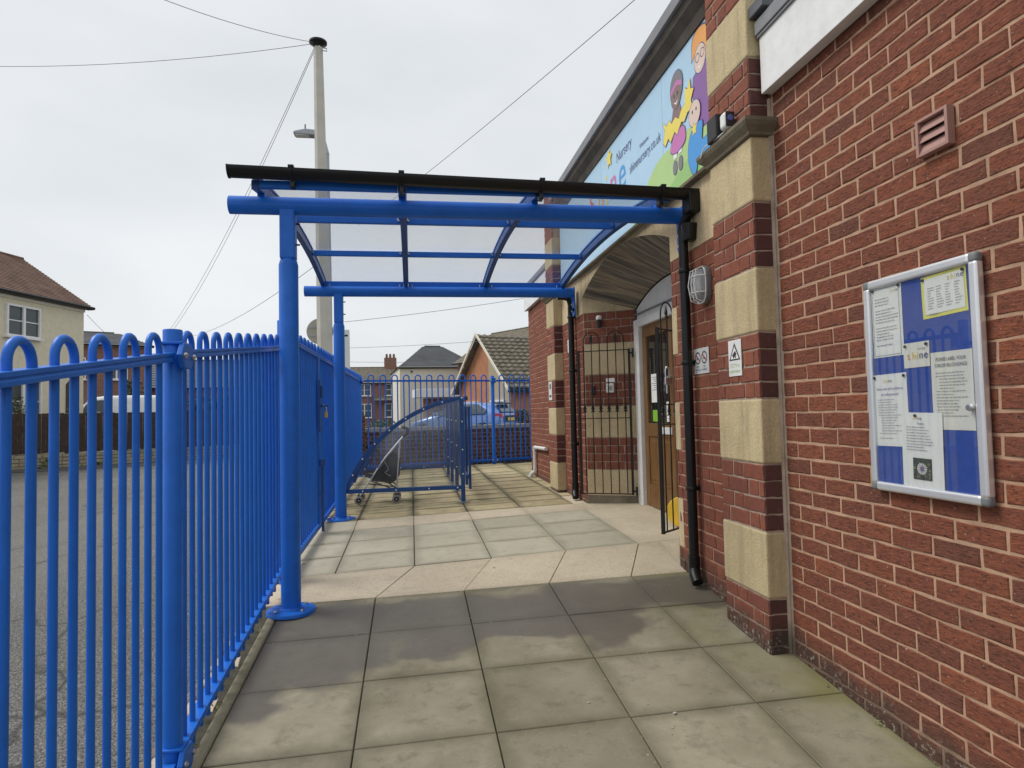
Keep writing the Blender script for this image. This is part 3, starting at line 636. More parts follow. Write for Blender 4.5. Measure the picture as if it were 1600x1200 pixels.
# ------------------------------------------------------------------ entrance door with its white frame
DX = 2.50; DZ = land_z(2.5, 6.0)
fr = part('door_frame', (lambda m: (m.box((DX-0.03, 6.80, DZ), (DX+0.06, 6.945, 2.565)), m.box((DX-0.03, 5.015, DZ), (DX+0.06, 5.16, 2.565)), m.box((DX-0.032, 5.015, 2.555), (DX+0.06, 6.945, 2.64)), m)[-1])(MB()), 'white_upvc', nb, bevel=0.006)
m = MB(); tp = [(DX+0.01, y, z-0.012) for (y, z) in INN if z > 2.66]
m.prism([(DX+0.01, tp[0][1], 2.641)] + tp + [(DX+0.01, tp[-1][1], 2.641)], (0.03, 0, 0)); part('transom_panel', m, 'white_upvc', fr)
m = MB(); m.box((DX-0.02, 5.02, 2.70), (DX+0.012, 6.94, 2.712)); part('transom_bead', m, 'grey_trim', fr)
dr = thing('entrance_door', 'varnished brown wooden entrance door with glazed upper half inside white frame', 'door', (DX, 6.0, DZ))
def leaf(y0, y1, wood='wood_door'):
    m = MB(); x0, x1 = DX+0.012, DX+0.056; zb, zt = DZ+0.02, 2.55; s = 0.11
    m.box((x0, y0, zb), (x1, y0+s, zt)); m.box((x0, y1-s, zb), (x1, y1, zt))
    for z0, z1 in ((zb, zb+0.24), (1.36, 1.50), (zt-0.12, zt)): m.box((x0+.001, y0+s, z0), (x1-.001, y1-s, z1))
    part('door_leaf', m, wood, dr, bevel=0.005)
    m = MB(); m.box((x0+0.012, y0+s, zb+0.24), (x1-0.01, y1-s, 1.36)); mid = (y0+y1)/2
    m.box((x0+0.002, mid-0.05, zb+0.24), (x1-0.012, mid+0.05, 1.36)); part('door_panel', m, wood, dr, bevel=0.004)
    for a, b in ((y0+s+0.03, mid-0.08), (mid+0.08, y1-s-0.03)):
        m = MB(); m.box((x0+0.006, a, zb+0.28), (x1-0.012, b, 1.32)); part('raised_field', m, wood, dr, bevel=0.012)
    m = MB(); m.box((x0+0.02, y0+s, 1.50), (x0+0.026, y1-s, zt-0.12)); part('glass_pane', m, 'pane', dr)
leaf(5.985, 6.798); leaf(5.162, 5.975)
m = MB(); m.box((DX-0.005, 6.02, 1.395), (DX+0.012, 6.30, 1.465)); part('letter_plate', m, 'white_plastic', dr, bevel=0.004)
m = MB(); m.tube([(DX-0.03, 6.03, 1.80), (DX-0.03, 6.03, 1.92)], 0.012); m.lathe([(0.028, 0), (0.03, -0.02), (0.015, -0.045)], (DX+0.01, 6.03, 1.95), 14, 'x'); part('handle', m, 'steel', dr, True)
for nm, y0, y1, z0, z1, mt, lb in (('door_notice', 6.40, 6.60, 1.72, 2.02, 'paper', 'white printed notice inside the glass of the entrance door'), ('door_notice', 6.42, 6.58, 1.52, 1.64, 'pr_lime', 'lime green sticker low on the entrance door glass'), ('door_notice', 6.06, 6.20, 1.52, 1.72, 'paper', 'small white notice beside the padlock on the entrance door glass')):
    m = MB(); m.box((DX+0.027, y0, z0), (DX+0.0285, y1, z1)); o = whole(nm, m, mt, lb, 'notice', (DX+0.0278, (y0+y1)/2, z0))
    if mt == 'paper':
        m = MB()
        for q in range(7): m.box((DX+0.0262, y0+0.02, z1-0.04-q*0.022), (DX+0.0268, y1-0.02-0.03*(q % 3), z1-0.033-q*0.022))
        part('printed_text', m, 'ink_grey', o)
# ------------------------------------------------------------------ wings
def wing(y0, y1, label, near):
    t = thing('brick_wing', label, 'building', (2.2, (y0+y1)/2, 0.3), 'flat-roofed wings')
    X = 1.998 if near else 1.99
    m = MB(); m.box((X, y0, -0.3), (X+0.3, y1, 3.75)); w = part('wall', m, 'mortar_pink', t)
    if near:
        lay('near_wing', w, (X, 0, 0), (0, 1, 0), (-1, 0, 0), 0.2, 3.255, 0.085, 3.715, 'brick_rustic', 0.0806, 'S', stl=0.2183, joint=0.0100, face=0.004, phase=1)
    else: lay('far_wing', w, (X, 0, 0), (0, 1, 0), (-1, 0, 0), y0+.01, y1, 0.50, 3.40, 'brick_smooth', 0.0806, 'S', stl=0.2183, joint=0.011)
    fx = 1.925
    yy0, yy1 = (y0, 3.236) if near else (8.79, y1+0.05)
    m = MB(); m.box((fx, yy0, 3.362), (fx+0.022, yy1, 3.69)); m.box((fx+0.0225, yy0, 3.364), (X-0.007, yy1, 3.372)); part('fascia', m, 'white_upvc', t, bevel=0.003)
    m = MB(); m.box((fx-0.02, yy0-0.0, 3.692), (X+0.25, yy1+0.012, 3.77)); m.box((fx-0.012, yy0, 3.675), (fx-0.002, yy1+0.006, 3.6915)); part('roof_edge', m, 'grey_trim', t, bevel=0.004)
    m = MB(); m.box((X+0.25, y0, 3.7), (9, y1, 3.76)); m.box((8.8, y0, 0), (9, y1, 3.7)); ye = y0 if near else y1-0.25; m.box((X+0.301, ye, 0), (8.8, ye+0.25, 3.7)); part('roof', m, 'interior', t)
    return t
wing(-3.0, 3.2632, 'rustic red brick wing with white fascia, wall carrying the blue noticeboard', True)
wing(8.7, 10.8, 'red brick wing behind the entrance with a white drainpipe at its foot', False)
# lead capping between pilaster and fascia
m = MB(); m.box((1.88, 3.12, 3.79), (2.2, 3.262, 3.86)); whole('lead_flashing', m, 'lead', 'grey lead flashing above the white fascia against the stone pilaster', 'flashing', (2.0, 3.2, 3.79), bevel=0.006)
# pointed mortar fillet in the angle of pilaster and wing
m = MB(); m.prism([(1.975, 3.2629, 0.30), (1.999, 3.2629, 0.30), (1.999, 3.238, 0.30)], (0, 0, 3.05)); m.prism([(1.97, 3.2628, 0.30), (1.981, 3.2628, 0.30), (1.981, 3.249, 0.30)], (0.001, -0.001, 3.05)); part('mortar_fillet', m, 'mortar_grey', nb)
set_bricks()
# ------------------------------------------------------------------ canopy over the entrance
ca = thing('entrance_canopy', 'blue tubular steel canopy with clear curved roof sheets over the entrance', 'canopy', (0.4, 6.0, 0.45))
def cpost(x, y, zb):
    m = MB(); m.lathe([(0.0625, zb+0.012), (0.0625, 2.66), (0.055, 2.69), (0.05, 2.70)], (x, y, 0), 24)
    p = part('post', m, 'blue_paint', ca, True)
    m = MB(); m.box((x-0.05, y-0.05, 2.695), (x+0.05, y+0.05, 3.04)); part('post_sleeve', m, 'blue_paint', p, bevel=0.014)
    m = MB(); m.lathe([(0.155, zb-0.012), (0.155, zb+0.006), (0.15, zb+0.012)], (x, y, 0), 36); m.lathe([(0.075, zb+0.0125), (0.066, zb+0.028)], (x, y, 0), 24); part('base_plate', m, 'blue_paint', p, True)
    for k in range(4):
        a = R(45+90*k); m = MB(); m.lathe([(0.013, zb+0.0125), (0.013, zb+0.022), (0.008, zb+0.027)], (x+0.115*math.cos(a), y+0.115*math.sin(a), 0), 6); part('bolt', m, 'steel', p)
    for z in (2.80, 2.94): m = MB(); m.tube([(x+0.05, y, z), (x+0.075, y, z)], 0.006, 6); part('bolt', m, 'black_iron', p)
cpost(-0.794, 4.46, ground_z(-0.794, 4.46)+0.004); cpost(-0.794, 7.5, ground_z(-0.794, 7.5)+0.004)
for y, x1 in ((4.46, 1.97), (7.5, 1.93)):
    m = MB(); m.tube([(-1.165, y, 3.06), (x1, y, 3.06)], 0.0595, 28); part('beam', m, 'blue_paint', ca, True)
    m = MB(); m.box((x1-0.005, y-0.055, 2.83), (x1+0.010, y+0.055, 3.12)); m.lathe([(0.055, 0), (0.055, 0.015)], (x1-0.005, y, 2.83), 20, 'x')
    pl = part('wall_plate', m, 'blue_paint', ca)
    for z in (2.84, 2.92):
        m = MB(); m.lathe([(0.013, 0), (0.013, -0.012)], (x1-0.005, y+0.015, z), 6, 'x'); part('bolt', m, 'steel', pl)
Y0, Y1, ZE, SAG = 4.27, 7.56, 3.165, 0.135
def roof_z(y): t = (y-Y0)/(Y1-Y0)*2-1; return ZE + SAG*(1-t*t)
RX = [-0.96, -0.04, 0.88, 1.80]
def strip(mb, x0, x1, ya, yb, dz0, dz1, n=18):
    ys = axis(ya, yb, n); vs = []
    for y in ys: z = roof_z(y); vs += [(x0, y, z+dz0), (x1, y, z+dz0), (x1, y, z+dz1), (x0, y, z+dz1)]
    fs = [(0, 1, 2, 3), (4*n, 4*n+3, 4*n+2, 4*n+1)]
    for i in range(n): fs += [(4*i+q, 4*i+(q+1) % 4, 4*i+4+(q+1) % 4, 4*i+4+q) for q in range(4)]
    return mb.add(vs, fs)
for x in RX:
    m = strip(MB(), x-0.025, x+0.025, Y0, Y1, -0.06, 0.0); rb = part('rib', m, 'blue_dark', ca, bevel=0.004)  # ribs in darker blue: the shade on their undersides is put into the colour
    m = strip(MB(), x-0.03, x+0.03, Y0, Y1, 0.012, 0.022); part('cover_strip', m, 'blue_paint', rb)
    for y in (4.46, 7.5):
        m = MB(); m.box((x-0.024, y-0.03, 3.10), (x+0.024, y+0.03, roof_z(y)-0.055)); part('bracket', m, 'blue_paint', rb, bevel=0.003)
for i in range(3):
    m = strip(MB(), RX[i]+0.006, RX[i+1]-0.006, Y0-0.03, Y1+0.02, 0.002, 0.007, 24); part('roof_sheet', m, 'polycarb', ca, True)
    for y in (5.42, 6.52):
        z = roof_z(y)
        m = MB(); m.box((RX[i]+0.027, y-0.02, z-0.055), (RX[i+1]-0.027, y+0.02, z-0.004)); pu = part('purlin', m, 'blue_paint', ca, bevel=0.004)
        for xx in (RX[i]+0.04, RX[i+1]-0.04):
            m = MB(); m.box((xx-0.012, y-0.03, z-0.03), (xx-0.004, y+0.03, z+0.0)); m.tube([(xx, y-0.02, z-0.03), (xx, y-0.034, z-0.03)], 0.007, 6); part('bolt', m, 'steel', pu)
    m = MB(); m.box((RX[i]+0.027, Y0-0.01, ZE-0.05), (RX[i+1]-0.027, Y0+0.03, ZE-0.002)); part('edge_rail', m, 'blue_paint', ca, bevel=0.003)
    m = MB(); m.box((RX[i]+0.027, Y1-0.06, ZE-0.052), (RX[i+1]-0.027, Y1-0.01, ZE+0.012)); er = part('edge_rail', m, 'blue_paint', ca, bevel=0.003)
    for xx in (RX[i]+0.07, RX[i+1]-0.07):
        m = MB(); m.tube([(xx, Y1-0.06, ZE-0.035), (xx, Y1-0.075, ZE-0.035)], 0.009, 6); m.tube([(xx, Y1-0.075, ZE-0.05), (xx, Y1-0.075, ZE-0.02)], 0.004, 5); part('bolt', m, 'steel', er)
# gutter, brackets, downpipes
gt = thing('gutter', 'black half-round plastic gutter along the front edge of the canopy', 'gutter', (0.45, 4.2, 3.13))
def gz(x): return 3.215 - 0.019*(x+1.1)
m = MB(); vs = []; n = 12; xs3 = (-1.10, 2.0)
for x in xs3:
    for rr in (0.056, 0.052):
        for k in range(n+1):
            a = math.pi + math.pi*k/n; vs.append((x, 4.20 + rr*math.cos(a), gz(x) + rr*1.15*math.sin(a)))
a, b2, c2, d2 = 0, n+1, 2*(n+1), 3*(n+1); fs = []
for k in range(n): fs += [(a+k, a+k+1, c2+k+1, c2+k), (b2+k, d2+k, d2+k+1, b2+k+1)]
fs += [(a, c2, d2, b2), (a+n, b2+n, d2+n, c2+n)]; m.add(vs, fs); part('trough', m, 'black_plastic', gt, True)
for x in (-1.10, 2.0):
    m = MB(); m.prism([(x-0.004, 4.20+0.06*math.cos(math.pi+math.pi*k/n), gz(x)+0.069*math.sin(math.pi+math.pi*k/n)) for k in range(n+1)], (0.008, 0, 0)); part('end_cap', m, 'black_plastic', gt)
for x in (-0.72, -0.04, 0.88, 1.72):
    m = MB(); P = [(x, 4.20+0.061*math.cos(math.pi+math.pi*k/n), gz(x)+0.069*math.sin(math.pi+math.pi*k/n)) for k in range(n+1)]
    m.tube(P, 0.007, 6); m.box((x-0.018, 4.135, gz(x)+0.0), (x+0.018, 4.265, gz(x)+0.016)); m.box((x-0.014, 4.19, gz(x)-0.11), (x+0.014, 4.25, gz(x)-0.06)); part('gutter_bracket', m, 'black_plastic', gt, bevel=0.003)
def downpipe(x, y, zb, zt, label, top, foot, r=0.034):
    t = thing('downpipe', label, 'downpipe', (x, y, zb), 'black rainwater downpipes')
    p = bez(top + [(x, y, zt-0.12)], 5) + [(x, y, zb+0.10)]
    m = MB(); m.tube(p, r, 16); part('pipe', m, 'black_plastic', t, True)
    m = MB(); m.tube(bez([(x, y, zb+0.16), (x, y, zb+0.08), (x-0.012, y-0.035, zb+0.045), foot], 4), r+0.005, 16); m.lathe([(r+.006, zb+0.17), (r+.006, zb+0.13)], (x, y, 0), 16); part('shoe', m, 'black_plastic', t, True)
    for z in (zb+0.62, zb+1.5, zb+2.15):
        if z < zt-0.2:
            m = MB(); m.lathe([(r+0.004, z), (r+0.007, z+0.006), (r+0.007, z+0.024), (r+0.004, z+0.03)], (x, y, 0), 18); m.box((x+r, y-0.012, z+0.004), (WX-0.004, y+0.012, z+0.026)); m.lathe([(0.025, 0), (0.025, 0.008)], (WX-0.014, y, z+0.015), 14, 'x'); part('pipe_clip', m, 'black_plastic', t, True)
    return t
dp = downpipe(1.925, 4.32, near_z(1.93, 4.3)+0.03, 2.98, 'black downpipe beside the bulkhead light, emptying onto the path', [(1.95, 4.21, 3.12), (1.95, 4.22, 3.05), (1.925, 4.32, 2.93)], (1.91, 4.24, near_z(1.93, 4.3)+0.035))
m = MB(); m.box((1.90, 4.14, 3.0), (1.995, 4.27, 3.14)); m.lathe([(0.06, 2.94), (0.05, 2.87), (0.042, 2.82)], (1.945, 4.25, 0), 16); part('outlet', m, 'black_plastic', dp, bevel=0.01)
downpipe(1.925, 7.62, ground_z(1.9, 7.6)+0.03, 3.02, 'black downpipe below the rear canopy beam next to the iron gate', [(1.76, 7.62, 3.03), (1.82, 7.62, 3.03), (1.90, 7.62, 3.01), (1.925, 7.62, 2.94)], (1.91, 7.55, ground_z(1.9, 7.6)+0.035), 0.036)

# ------------------------------------------------------------------ blue bow-top railings
FXX = -0.95; PITCH = 0.1052; BR = 0.0125
def hoop_mesh(h, top, r=BR, n=10, half=PITCH/2):
    P = [(0, -half, 0), (0, -half, h)]
    for k in range(1, 12):
        a = math.pi - math.pi*k/12; P.append((0, half*math.cos(a), h + half*1.05*math.sin(a)))
    P += [(0, half, h), (0, half, 0)]
    m = MB(); m.tube(P, r, n); return m.mesh('hoop', 'blue_paint', True)
def rail_mb(a, b, w=0.052, h=0.036, shape=None):
    a, b = Vector(a), Vector(b); d = (b-a); s = Vector((d.y, -d.x, 0)).normalized(); u = Vector((0, 0, 1))
    pr = shape or [(-w/2, -h/2), (w/2, -h/2), (w/2, -h*0.12), (w/2-0.005, -h*0.04), (w/2-0.005, h*0.06), (w/2, h*0.14), (w/2, h/2), (-w/2, h/2), (-w/2, h*0.14), (-w/2+0.005, h*0.06), (-w/2+0.005, -h*0.04), (-w/2, -h*0.12)]
    return MB().prism([a + s*x + u*z for x, z in pr], d)
def fpost(t, x, y, zb, zt, w=0.075):
    m = MB(); m.lathe([(w*0.49, zb), (w*0.49, zt-0.004), (w*0.46, zt)], (x, y, 0), 24); p = part('post', m, 'blue_paint', t, True)
    return p
def clamp(t, x, y, z, w=0.05):
    m = MB(); k = 8
    m.prism([(x+0.038, y-0.075, z), (x+0.038, y-0.04, z+0.05), (x+0.038, y+0.04, z+0.05), (x+0.038, y+0.075, z), (x+0.038, y+0.04, z-0.05), (x+0.038, y-0.04, z-0.05)], (0.022, 0, 0))
    m.prism([(x-0.045, y-0.045, z+0.045), (x+0.05, y-0.045, z+0.045), (x+0.05, y+0.045, z+0.045), (x-0.045, y+0.045, z+0.045)], (0, 0, 0.012))
    c = part('clamp', m, 'blue_paint', t, bevel=0.004)
    for dy in (-0.048, 0.048):
        m = MB(); m.lathe([(0.012, 0), (0.012, 0.006), (0.006, 0.012)], (x+0.061, y+dy, z), 12, 'x'); part('bolt', m, 'steel', c, True)
def railing(label, ya, yb, ztop, zbot, x=FXX, posts=(), top_h=0.088, below=0.075, first=None, post_top=0.108):
    """run along y; ztop / zbot are functions of y"""
    t = thing('bow_top_railing', label, 'railing', (x, (ya+yb)/2, zbot((ya+yb)/2)-0.15), 'blue bow-top railings')
    part('top_rail', rail_mb((x, ya, ztop(ya)), (x, yb, ztop(yb))), 'blue_paint', t, bevel=0.003)
    part('bottom_rail', rail_mb((x, ya, zbot(ya)), (x, yb, zbot(yb)), 0.06, 0.03), 'blue_paint', t, bevel=0.003)
    h = (ztop((ya+yb)/2)-zbot((ya+yb)/2)) + top_h - PITCH*0.52 + below
    me = hoop_mesh(h, 0)
    y = ya + 0.075 + PITCH/2 if first is None else first
    while y < yb-0.03-PITCH*0.4:
        link('hoop', me, t, (x, y, zbot(y)-below)); y += 2*PITCH
    for py in posts:
        zt = ztop(py); fpost(t, x, py, zbot(py)-0.24, zt+post_top)
        clamp(t, x, py, zt); clamp(t, x, py, zbot(py))
    return t
zt0 = lambda y: 1.893 + 0.1365*(y-2.693); zb0 = lambda y: 0.302 + 0.1365*(y-2.693)
zt1 = lambda y: 1.931 + 0.1145*(y-2.947); zb1 = lambda y: 0.338 + 0.1145*(y-2.947)
railing('sloping blue bow-top railing panel in front of the cream house, no canopy post beside it', 0.62, 2.745, zt0, zb0, posts=(2.795,), first=2.60-0.2104*9)
railing('sloping blue bow-top railing panel running uphill to the first canopy post', 2.85, 5.02, zt1, zb1, posts=(), first=2.975)
zt3 = lambda y: 2.262 + 0.006*(y-5.8); zb3 = lambda y: 0.535 + 0.02*(y-5.8)
def gate(label, ya, yb, hinge, latch):
    t = thing('bow_top_gate', label, 'gate', (FXX, hinge, ground_z(FXX, hinge)), 'blue bow-top gate leaves')
    part('top_rail', rail_mb((FXX, ya, zt3(ya)), (FXX, yb, zt3(yb))), 'blue_paint', t, bevel=0.003)
    part('bottom_rail', rail_mb((FXX, ya, zb3(ya)), (FXX, yb, zb3(yb)), 0.055, 0.05), 'blue_paint', t, bevel=0.003)
    for y in (ya+0.025, yb-0.025): m = MB(); m.box((FXX-0.025, y-0.025, zb3(y)-0.03), (FXX+0.025, y+0.025, zt3(y)+0.02)); part('stile', m, 'blue_paint', t, bevel=0.004)
    me = hoop_mesh(1.727+0.09-PITCH*.52, 0); y = ya+0.06+PITCH/2
    while y < yb-0.09: link('hoop', me, t, (FXX, y, zb3(y))); y += 2*PITCH*0.985
    for z in (zt3(hinge)-0.14, zb3(hinge)+0.14):
        m = MB(); m.lathe([(0.024, z-0.03), (0.024, z+0.03)], (FXX+0.045, hinge, 0), 14); m.box((FXX, hinge-0.035, z-0.012), (FXX+0.045, hinge+0.035, z+0.012)); part('hinge', m, 'galvanised', t, True)
    if latch:
        m = MB(); m.box((FXX+0.026, latch-0.10, 1.50), (FXX+0.05, latch-0.03, 2.02)); lk = part('latch_plate', m, 'blue_dark', t, bevel=0.004)
        m = MB(); m.box((FXX+0.05, latch-0.085, 1.84), (FXX+0.075, latch-0.045, 1.96)); m.tube([(FXX+0.062, latch-0.06, 1.76), (FXX+0.062, latch+0.14, 1.76)], 0.014, 10); m.tube([(FXX+0.062, latch+0.02, 1.76), (FXX+0.11, latch+0.02, 1.76)], 0.01, 8); part('slide_bolt', m, 'blue_dark', lk, bevel=0.003)
        m = MB(); m.tube([(FXX+0.055, latch-0.01, 0.50), (FXX+0.055, latch-0.01, 1.16)], 0.014, 10); m.lathe([(0.03, 1.16), (0.03, 1.22)], (FXX+0.055, latch-0.01, 0), 12); m.box((FXX+0.02, latch-0.05, 0.86), (FXX+0.07, latch+0.03, 0.885)); part('drop_bolt', m, 'blue_dark', t, True)
    return t
gate('blue gate leaf with slide bolt, drop bolt and brass padlock', 5.14, 6.82, 5.14, 6.80)
gate('plain blue gate leaf between the bolted leaf and the second canopy post', 6.84, 8.52, 8.52, None)
t = thing('gate_post', 'square blue gate post hidden close behind the first canopy post', 'post', (FXX, 5.075, 0.3)); fpost(t, FXX, 5.075, 0.25, 2.38, 0.08)
pk = thing('padlock', 'small brass padlock hanging on the blue gate bolt', 'padlock', (FXX+0.09, 6.86, 1.64))
m = MB(); m.box((FXX+0.075, 6.835, 1.64), (FXX+0.10, 6.89, 1.70)); part('lock_body', m, 'yellow', pk, bevel=0.006)
m = MB(); m.tube([(FXX+0.088, 6.845, 1.70), (FXX+0.088, 6.845, 1.745), (FXX+0.088, 6.862, 1.762), (FXX+0.088, 6.88, 1.745), (FXX+0.088, 6.88, 1.70)], 0.005, 8); part('shackle', m, 'steel', pk, True)
railing('level blue bow-top railing panel behind the pram shelter, ending at the corner post', 8.66, 12.36, zt3, zb3, posts=(8.59, 12.40))
# back run, set at a slight angle: built along y and turned about its corner post
def back_run(label, s0, s1, posts, ang=R(-75.5)):
    t = thing('bow_top_railing', label, 'railing', (0, 0, 0), 'blue bow-top railings')
    zt, zb = 2.30, 0.70
    part('top_rail', rail_mb((0, s0, zt), (0, s1, zt), 0.045, 0.034), 'blue_paint', t); part('bottom_rail', rail_mb((0, s0, zb), (0, s1, zb)), 'blue_paint', t)
    me = hoop_mesh(zt-zb+0.112-PITCH*.52+0.06, 0); y = s0+0.075+PITCH/2
    while y < s1-0.1: link('hoop', me, t, (0, y, zb-0.06)); y += 2*PITCH*1.08
    for py in posts: fpost(t, 0, py, 0.4, zt+0.1); clamp(t, 0, py, zt); clamp(t, 0, py, zb)
    t.location = (-0.93, 12.42, 0); t.rotation_euler = (0, 0, ang); return t
back_run('blue bow-top railing panel at the back, seen through the pram shelter', 0.06, 2.58, ())
back_run('blue bow-top railing panel at the back beside the far wing wall', 2.72, 5.2, (2.65,))

# ------------------------------------------------------------------ pram shelter and buggy
sh = thing('pram_shelter', 'low curved blue-framed pram shelter with clear plastic sides', 'shelter', (0.0, 9.8, 0.55))
def arc(x0=-0.80, x1=0.62, z0=0.735, z1=1.845, n=16):
    return [(x0 + (x1-x0)*(1-math.cos(math.pi/2*k/n))*0.62 + (x1-x0)*0.38*(k/n), z0 + (z1-z0)*(math.sin(math.pi/2*k/n)*0.75+0.25*(k/n))) for k in range(n+1)]
ARC = arc(); SY = (8.13, 9.25, 10.35, 11.45)
def bar(mb, pts, wy, wz):
    n = len(pts)
    vs = []
    for i, p in enumerate(pts):
        a = Vector(pts[max(0, i-1)]); b = Vector(pts[min(n-1, i+1)]); t = (b-a).normalized(); s = Vector((0, 1, 0)); u = t.cross(s).normalized()
        P = Vector(p); vs += [P-s*wy-u*wz, P+s*wy-u*wz, P+s*wy+u*wz, P-s*wy+u*wz]
    fs = [(0, 1, 2, 3), (4*n-4, 4*n-1, 4*n-2, 4*n-3)]
    for i in range(n-1): fs += [(4*i+q, 4*i+(q+1) % 4, 4*i+4+(q+1) % 4, 4*i+4+q) for q in range(4)]
    return mb.add(vs, fs)
for i, y in enumerate(SY):
    m = bar(MB(), [(x, y, z) for x, z in ARC], 0.022, 0.024); part('arch_bar', m, 'blue_dark', sh, bevel=0.003)
    m = MB(); m.box((0.595, y-0.025, far_z(0.6, y)-0.01), (0.645, y+0.025, 1.83)); po = part('post', m, 'blue_dark', sh, bevel=0.003)
    m = MB(); m.box((0.56, y-0.06, far_z(.6, y)-0.004), (0.68, y+0.06, far_z(.6, y)+0.012)); part('foot_plate', m, 'galvanised', po)
    if i in (0, 3):
        m = bar(MB(), [(-0.80, y, 0.735), (0.60, y, 0.735)], 0.022, 0.024); sr = part('side_rail', m, 'blue_dark', sh, bevel=0.003)
        m = MB(); m.prism([(x+0.01, y-0.004, z-0.01) for x, z in ARC] + [(0.61, y-0.004, 0.74)], (0, 0.006, 0)); part('side_panel', m, 'perspex', sh)
        for k in range(0, 17, 2):
            x, z = ARC[k]; m = MB(); m.lathe([(0.010, 0), (0.010, -0.006), (0.005, -0.010)], (x, y-0.022, z), 10, 'y'); part('bolt', m, 'white_plastic', sr)
        for x in (-0.6, -0.2, 0.2, 0.55): m = MB(); m.lathe([(0.010, 0), (0.010, -0.006), (0.005, -0.010)], (x, y-0.022, 0.735), 10, 'y'); part('bolt', m, 'white_plastic', sr)
    for z in (0.9, 1.2, 1.55): m = MB(); m.lathe([(0.010, 0), (0.010, -0.006), (0.005, -0.010)], (0.62, y-0.025, z), 10, 'y'); part('bolt', m, 'white_plastic', po)
for i in range(3):
    m = MB(); vs = []
    for x, z in ARC: vs += [(x-0.012, SY[i]+0.01, z+0.028), (x-0.012, SY[i+1]-0.01, z+0.028)]
    m.add(vs, [(2*k, 2*k+1, 2*k+3, 2*k+2) for k in range(16)]); part('roof_sheet', m, 'perspex', sh, True)
    m = MB(); m.box((0.650, SY[i]+0.03, 0.80), (0.655, SY[i+1]-0.03, 1.80)); part('back_panel', m, 'perspex', sh)
for z in (0.86, 1.84): m = MB(); m.box((0.656, SY[0], z-0.025), (0.70, SY[3], z+0.025)); part('back_rail', m, 'blue_dark', sh, bevel=0.003)
for k in range(7):
    y = 8.22 + k*0.5; m = MB(); m.box((0.70, y-0.045, 0.70), (0.73, y+0.045, 1.74)); part('back_slat', m, 'blue_dark', sh, bevel=0.003)
# folding buggy
bu = thing('buggy', 'folded-back black umbrella buggy with grey tubes parked in the pram shelter', 'buggy', (-0.45, 8.7, far_z(-0.4, 8.7))); gz0 = far_z(-0.4, 8.7)
for y in (8.52, 8.90):
    P = bez([(-0.155, y, 1.44), (-0.09, y, 1.50), (-0.10, y, 1.55), (-0.17, y, 1.575)], 5)
    m = MB(); m.tube(P, 0.017, 10); part('handle', m, 'rubber', bu, True)
    m = MB(); m.tube([(-0.155, y, 1.44), (-0.42, y, 1.13), (-0.76, y, gz0+0.10)], 0.0105, 10); part('frame_tube', m, 'alu', bu, True)
    m = MB(); m.tube([(-0.20, y, 1.36), (-0.255, y, gz0+0.13)], 0.010, 10); part('frame_tube', m, 'alu', bu, True)
    m = MB(); m.tube([(-0.68, y, 0.95), (-0.45, y, 0.88), (-0.25, y, 0.72)], 0.009, 8); part('side_brace', m, 'black_iron', bu, True)
for ya, yb in ((8.52, 8.90), (8.90, 8.52)): m = MB(); m.tube([(-0.62, ya, 0.80), (-0.255, yb, 0.70)], 0.008, 8); part('cross_brace', m, 'black_iron', bu, True)
m = MB(); g = 7
def cloth(pts, y0, y1, sag):
    vs = []; n = len(pts)
    for i, (x, z) in enumerate(pts):
        for j in range(g+1):
            t = j/g; s = math.sin(math.pi*t)*sag; vs.append((x+s*0.4+random.uniform(-.008, .008), y0+(y1-y0)*t, z-s+random.uniform(-.008, .008)))
    return vs, [(i*(g+1)+j, i*(g+1)+j+1, (i+1)*(g+1)+j+1, (i+1)*(g+1)+j) for i in range(n-1) for j in range(g)]
vs, fs = cloth([(-0.30, 1.24), (-0.36, 1.14), (-0.44, 1.0), (-0.50, 0.90), (-0.58, 0.88), (-0.70, 0.93)], 8.53, 8.89, 0.05); m.add(vs, fs)
vs, fs = cloth([(-0.24, 1.16), (-0.22, 1.0), (-0.25, 0.86), (-0.36, 0.80), (-0.50, 0.86)], 8.53, 8.89, 0.03); m.add(vs, fs)
m.prism([(-0.27, 8.53, 1.24), (-0.20, 8.53, 1.10), (-0.21, 8.53, 0.90), (-0.32, 8.53, 0.80), (-0.58, 8.53, 0.84), (-0.60, 8.53, 0.91), (-0.42, 8.53, 1.06)], (0, 0.34, 0)); st = part('seat', m, 'fabric_black', bu, True)
m = MB(); vs, fs = cloth([(-0.33, 1.23), (-0.40, 1.12), (-0.46, 1.02)], 8.56, 8.86, 0.03); m.add(vs, fs); vs, fs = cloth([(-0.52, 0.915), (-0.60, 0.905)], 8.56, 8.86, 0.03); m.add(vs, fs); part('seat_liner', m, 'fabric_print', st, True)
m = MB(); m.tube(bez([(-0.42, 8.515, 1.12), (-0.36, 8.50, 1.0), (-0.40, 8.51, 0.95), (-0.33, 8.50, 0.9)], 5), 0.007, 6); m.tube(bez([(-0.40, 8.515, 1.14), (-0.47, 8.50, 1.06), (-0.50, 8.505, 1.02)], 5), 0.007, 6); part('harness', m, 'wheel_grey', st, True)
